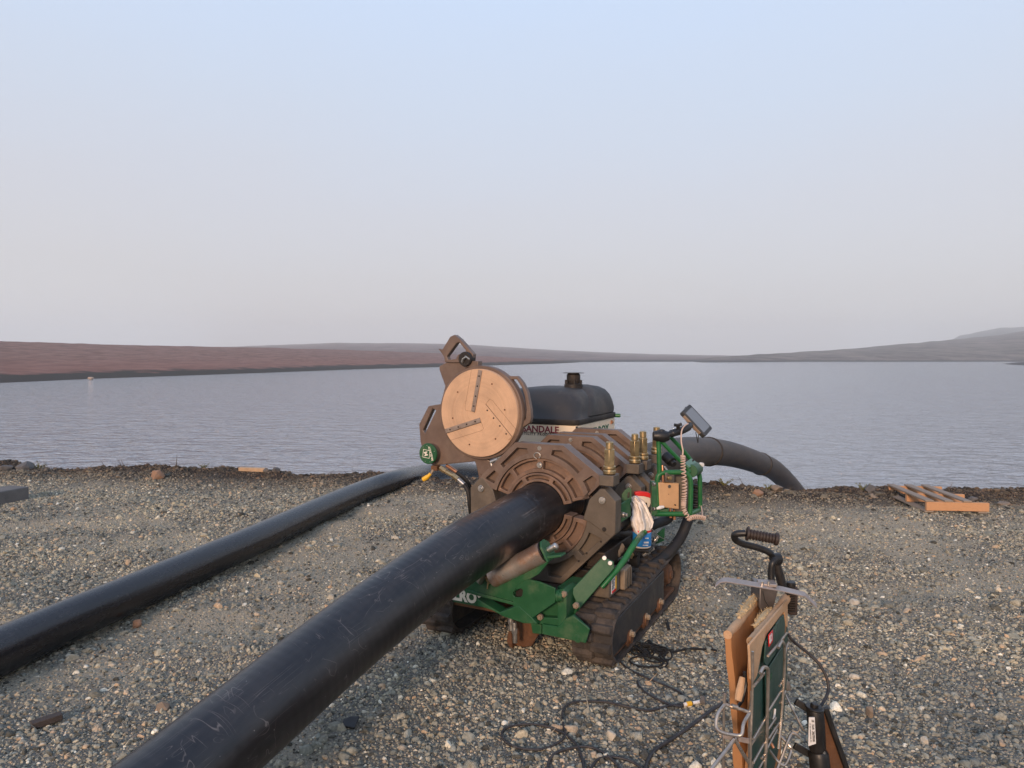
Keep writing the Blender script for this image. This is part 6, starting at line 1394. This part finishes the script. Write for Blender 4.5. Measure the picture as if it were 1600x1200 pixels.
# far side legs and hooks
wire([(1228, 1087, 2.75), (1240, 1112, 2.7), (1256, 1142, 2.66)], .004, 2)
wire([(1215, 1145, 2.62), (1224, 1155, 2.6), (1235, 1167, 2.58), (1236, 1172, 2.58), (1232, 1185, 2.56), (1226, 1195, 2.55), (1220, 1194, 2.55), (1212, 1186, 2.56), (1201, 1171, 2.6)], .0052, 5)
wire([(1250, 1153, 2.6), (1241, 1146, 2.6), (1236, 1147, 2.6), (1230, 1160, 2.58), (1222, 1182, 2.56), (1214, 1202, 2.54), (1206, 1225, 2.5)], .0052, 5)
wire([(1222, 1125, 2.66), (1213, 1136, 2.62), (1203, 1152, 2.6), (1197, 1166, 2.58), (1198, 1174, 2.56)], .0052, 4)
wire([(1210, 1132, 2.6), (1216, 1134, 2.58), (1220, 1141, 2.57)], .0055, 3); wire([(1201, 1160, 2.58), (1205, 1162, 2.57), (1209, 1169, 2.56)], .0055, 3, m=copper)

# heater plate with its black handle and steel hanger bar
ht = empty('heating_tool', at(1205, 940, 2.75), 0, 'black handled heating tool with a bent steel bar resting on top of the padded bag', 'heating tool')
H0 = Vector(ht.location)
def hp_(x, y, Y): return at(x, y, Y) - H0
bar = [(1118, 915, 2.70), (1127, 908, 2.71), (1136, 907, 2.71), (1160, 911, 2.72), (1190, 916, 2.73), (1220, 921, 2.74), (1250, 928, 2.75), (1258, 930, 2.75), (1267, 939, 2.76), (1276, 948, 2.76)]
top = [hp_(*p) for p in bar]; vs = []
for p in top:
    for dx, dz in ((Vector((-.01, -.026, 0)), 0), (Vector((.01, .026, .0)), 0), (Vector((.01, .026, 0)), .005), (Vector((-.01, -.026, 0)), .005)): vs.append(p + dx + Vector((0, 0, dz)))
fs = [(i * 4 + j, i * 4 + (j + 1) % 4, (i + 1) * 4 + (j + 1) % 4, (i + 1) * 4 + j) for i in range(len(top) - 1) for j in range(4)] + [(3, 2, 1, 0), tuple(range((len(top) - 1) * 4, len(top) * 4))]
mb = MB(); mb.add(vs, fs); mb.build('hanger_bar', bar_m, ht, .0012)
mb = MB(); mb.box(hp_(1198, 912, 2.76) + Vector((0, 0, .002)), (.065, .06, .012), Matrix.Rotation(-.15, 3, 'Z')); mb.build('bar_clamp', bar_m, ht, .002)
for x in (1191, 1201): mb = MB(); q = hp_(x, 914.5, 2.73); mb.cyl(q, q + Vector((0, 0, .016)), .006, n=8); mb.build('screw', steel, ht)
# plate between the bag halves
PL = [(1187, 918, 2.78), (1216, 922, 2.80), (1210, 945, 2.80), (1201, 962, 2.79), (1190, 958, 2.78), (1186, 948, 2.78)]
q = [hp_(*p) for p in PL]; k_ = len(q); bk = [p + Vector((.02, .16, -.01)) for p in q]; mb = MB()
mb.add(q + bk, [tuple(range(k_)), tuple(range(2 * k_ - 1, k_ - 1, -1))] + [(i, (i + 1) % k_, k_ + (i + 1) % k_, k_ + i) for i in range(k_)]); mb.build('heater_plate', plate_m, ht, .005)
mb = MB(); mb.tube([hp_(1192, 924, 2.775), hp_(1195, 938, 2.775), hp_(1201, 948, 2.775), hp_(1200, 958, 2.775)], .0018, 5); mb.build('plate_seam', ink, ht)
mb = MB(); mb.tube(smooth_path([hp_(1223, 918, 2.84), hp_(1217, 895, 2.84), hp_(1211, 876, 2.84), hp_(1203, 864, 2.84), hp_(1185, 856, 2.84), hp_(1162, 850, 2.84), hp_(1150, 844, 2.83), hp_(1147.5, 838, 2.82), hp_(1151, 834, 2.81), hp_(1165, 833, 2.80)], 6), [.0175] * 12 + [.0135] * 43, 16); mb.build('handle_tube', blackp, ht)
mb = MB(); mb.tube(smooth_path([hp_(1206, 918, 2.80), hp_(1205, 895, 2.80), hp_(1207, 880, 2.80), hp_(1212, 874, 2.81)], 5), .013, 12); mb.build('brace_tube', blackp, ht)
mb = MB(); mb.cyl(hp_(1207, 874, 2.82), hp_(1218, 873, 2.83), .024, n=16); mb.build('handle_joint', blackp, ht, .003)
g0, g1 = hp_(1168, 834, 2.80), hp_(1216, 843, 2.78); gd = (g1 - g0).normalized(); gl_ = (g1 - g0).length; prof = [(.027, -.004), (.027, .004), (.0165, .005)]
for i in range(8): z_ = .008 + (gl_ - .022) * i / 8; st_ = (gl_ - .022) / 8; prof += [(.0165, z_), (.0205, z_ + .002), (.0205, z_ + st_ - .004), (.0165, z_ + st_ - .002)]
prof += [(.0245, gl_ - .012), (.0255, gl_ - .006), (.023, gl_), (.01, gl_ + .002)]
mb = MB(); mb.lathe(g0, gd, prof, 20); mb.build('grip', plast_dark, ht)
mb = MB(); mb.box(hp_(1236, 936, 2.88), (.035, .06, .115)); hb_ = mb.build('control_housing', plast_dark, ht, .006)
for i in range(9): mb = MB(); mb.box(hp_(1236, 925 + 3.8 * i, 2.845), (.034, .008, .0045)); mb.build('cooling_fin', dark_iron, hb_)
mb = MB(); mb.cyl(hp_(1236, 917, 2.86), hp_(1236, 909, 2.86), .018, n=14); mb.build('dial', blackp, ht, .003)

# power cord from the bag to the black case
cb = MB(); cb.tube(smooth_path([at(1231, 992, 2.86), at(1243, 1005, 2.88), at(1262, 1020, 2.88), at(1280, 1038, 2.86), at(1292, 1060, 2.84), at(1294, 1080, 2.82), at(1287, 1096, 2.78), at(1280, 1106, 2.76)], 8), .0062, 10)
tag(cb.build('power_cord', cable_m, None), 'brown black cord arching from the heating tool down to the black case', 'cord')

# black case at the bottom right
K0 = gnd(1285, 1235); K0.z = 0
case = empty('tool_case', K0, 0, 'black cylindrical tool case with a white serial label at the bottom edge', 'case')
def kp(x, y, Y): return at(x, y, Y) - K0
YK = 2.62
mb = MB(); mb.tube([kp(1273, 1104, YK), kp(1273.5, 1110, YK), kp(1275, 1130, YK), kp(1277, 1168, YK), kp(1279, 1172, YK)], [.024, .030, .031, .031, .027], 24); mb.build('case_top', blackp, case, .002)
mb = MB(); mb.cyl(kp(1272, 1106, YK), kp(1273, 1099, YK), .014, n=16); mb.cyl(kp(1272.5, 1108, YK), kp(1273, 1104.5, YK), .034, n=24); mb.build('case_cap', blackp, case, .003)
mb = MB(); mb.tube([kp(1278, 1172, YK), kp(1279, 1178, YK), kp(1283, 1215, YK), kp(1287, 1260, YK)], [.028, .036, .038, .038], 24); mb.build('case_body', blackp, case, .002)
mb = MB(); q = [kp(1264, 1121, YK - .032), kp(1273, 1121, YK - .035), kp(1275, 1162, YK - .035), kp(1263, 1166, YK - .030)]; bk = [p + Vector((0, .003, 0)) for p in q]
mb.add(q + bk, [(0, 1, 2, 3), (7, 6, 5, 4), (0, 4, 5, 1), (1, 5, 6, 2), (2, 6, 7, 3), (3, 7, 4, 0)]); lb2 = mb.build('serial_label', label_m, case)
dn = (kp(1275, 1162, YK) - kp(1273, 1121, YK)).normalized()
glyphs('small_print', 16, 1, .082, .011, valve_m, lb2, kp(1271, 1142, YK - .0365), dn, (1, 0, 0))
glyphs('small_print', 26, 1, .07, .004, valve_m, lb2, kp(1266.5, 1145, YK - .0355), dn, (1, 0, 0))
for x, y in ((1252, 1103), (1250, 1172)):
    mb = MB(); a_ = kp(x - 8, y - 6, YK + .03); b_ = kp(1267, y + 8, YK + .02); d_ = (b_ - a_).normalized(); s_ = d_.cross(Vector((0, 1, 0))).normalized() * .013
    t_ = Vector((0, .012, 0)); vs = [a_ - s_, a_ + s_, b_ + s_, b_ - s_]; mb.add(vs + [p + t_ for p in vs], [(0, 1, 2, 3), (7, 6, 5, 4), (0, 4, 5, 1), (1, 5, 6, 2), (2, 6, 7, 3), (3, 7, 4, 0)]); mb.build('latch', blackp, case, .003)
mb = MB(); vs = [kp(1285, 1110, YK + .03), kp(1291, 1108, YK + .03), kp(1330, 1215, YK + .0), kp(1345, 1260, YK), kp(1312, 1260, YK), kp(1287, 1180, YK + .03)]; t_ = Vector((.0, .02, 0))
mb.add(vs + [p + t_ for p in vs], [tuple(range(6)), tuple(range(11, 5, -1))] + [(i, (i + 1) % 6, 6 + (i + 1) % 6, 6 + i) for i in range(6)]); mb.build('leg_panel', rust, case, .003)
mb = MB(); mb.tube([kp(1290, 1106, YK + .02), kp(1303, 1145, YK + .01), kp(1328, 1215, YK), kp(1344, 1260, YK)], .011, 8); mb.build('edge_rail', blackp, case)
mb = MB(); mb.tube([kp(1284, 1165, YK - .02), kp(1289, 1185, YK - .02), kp(1297, 1215, YK - .02), kp(1305, 1260, YK - .02)], .007, 8); mb.build('pale_strap', steel, case)
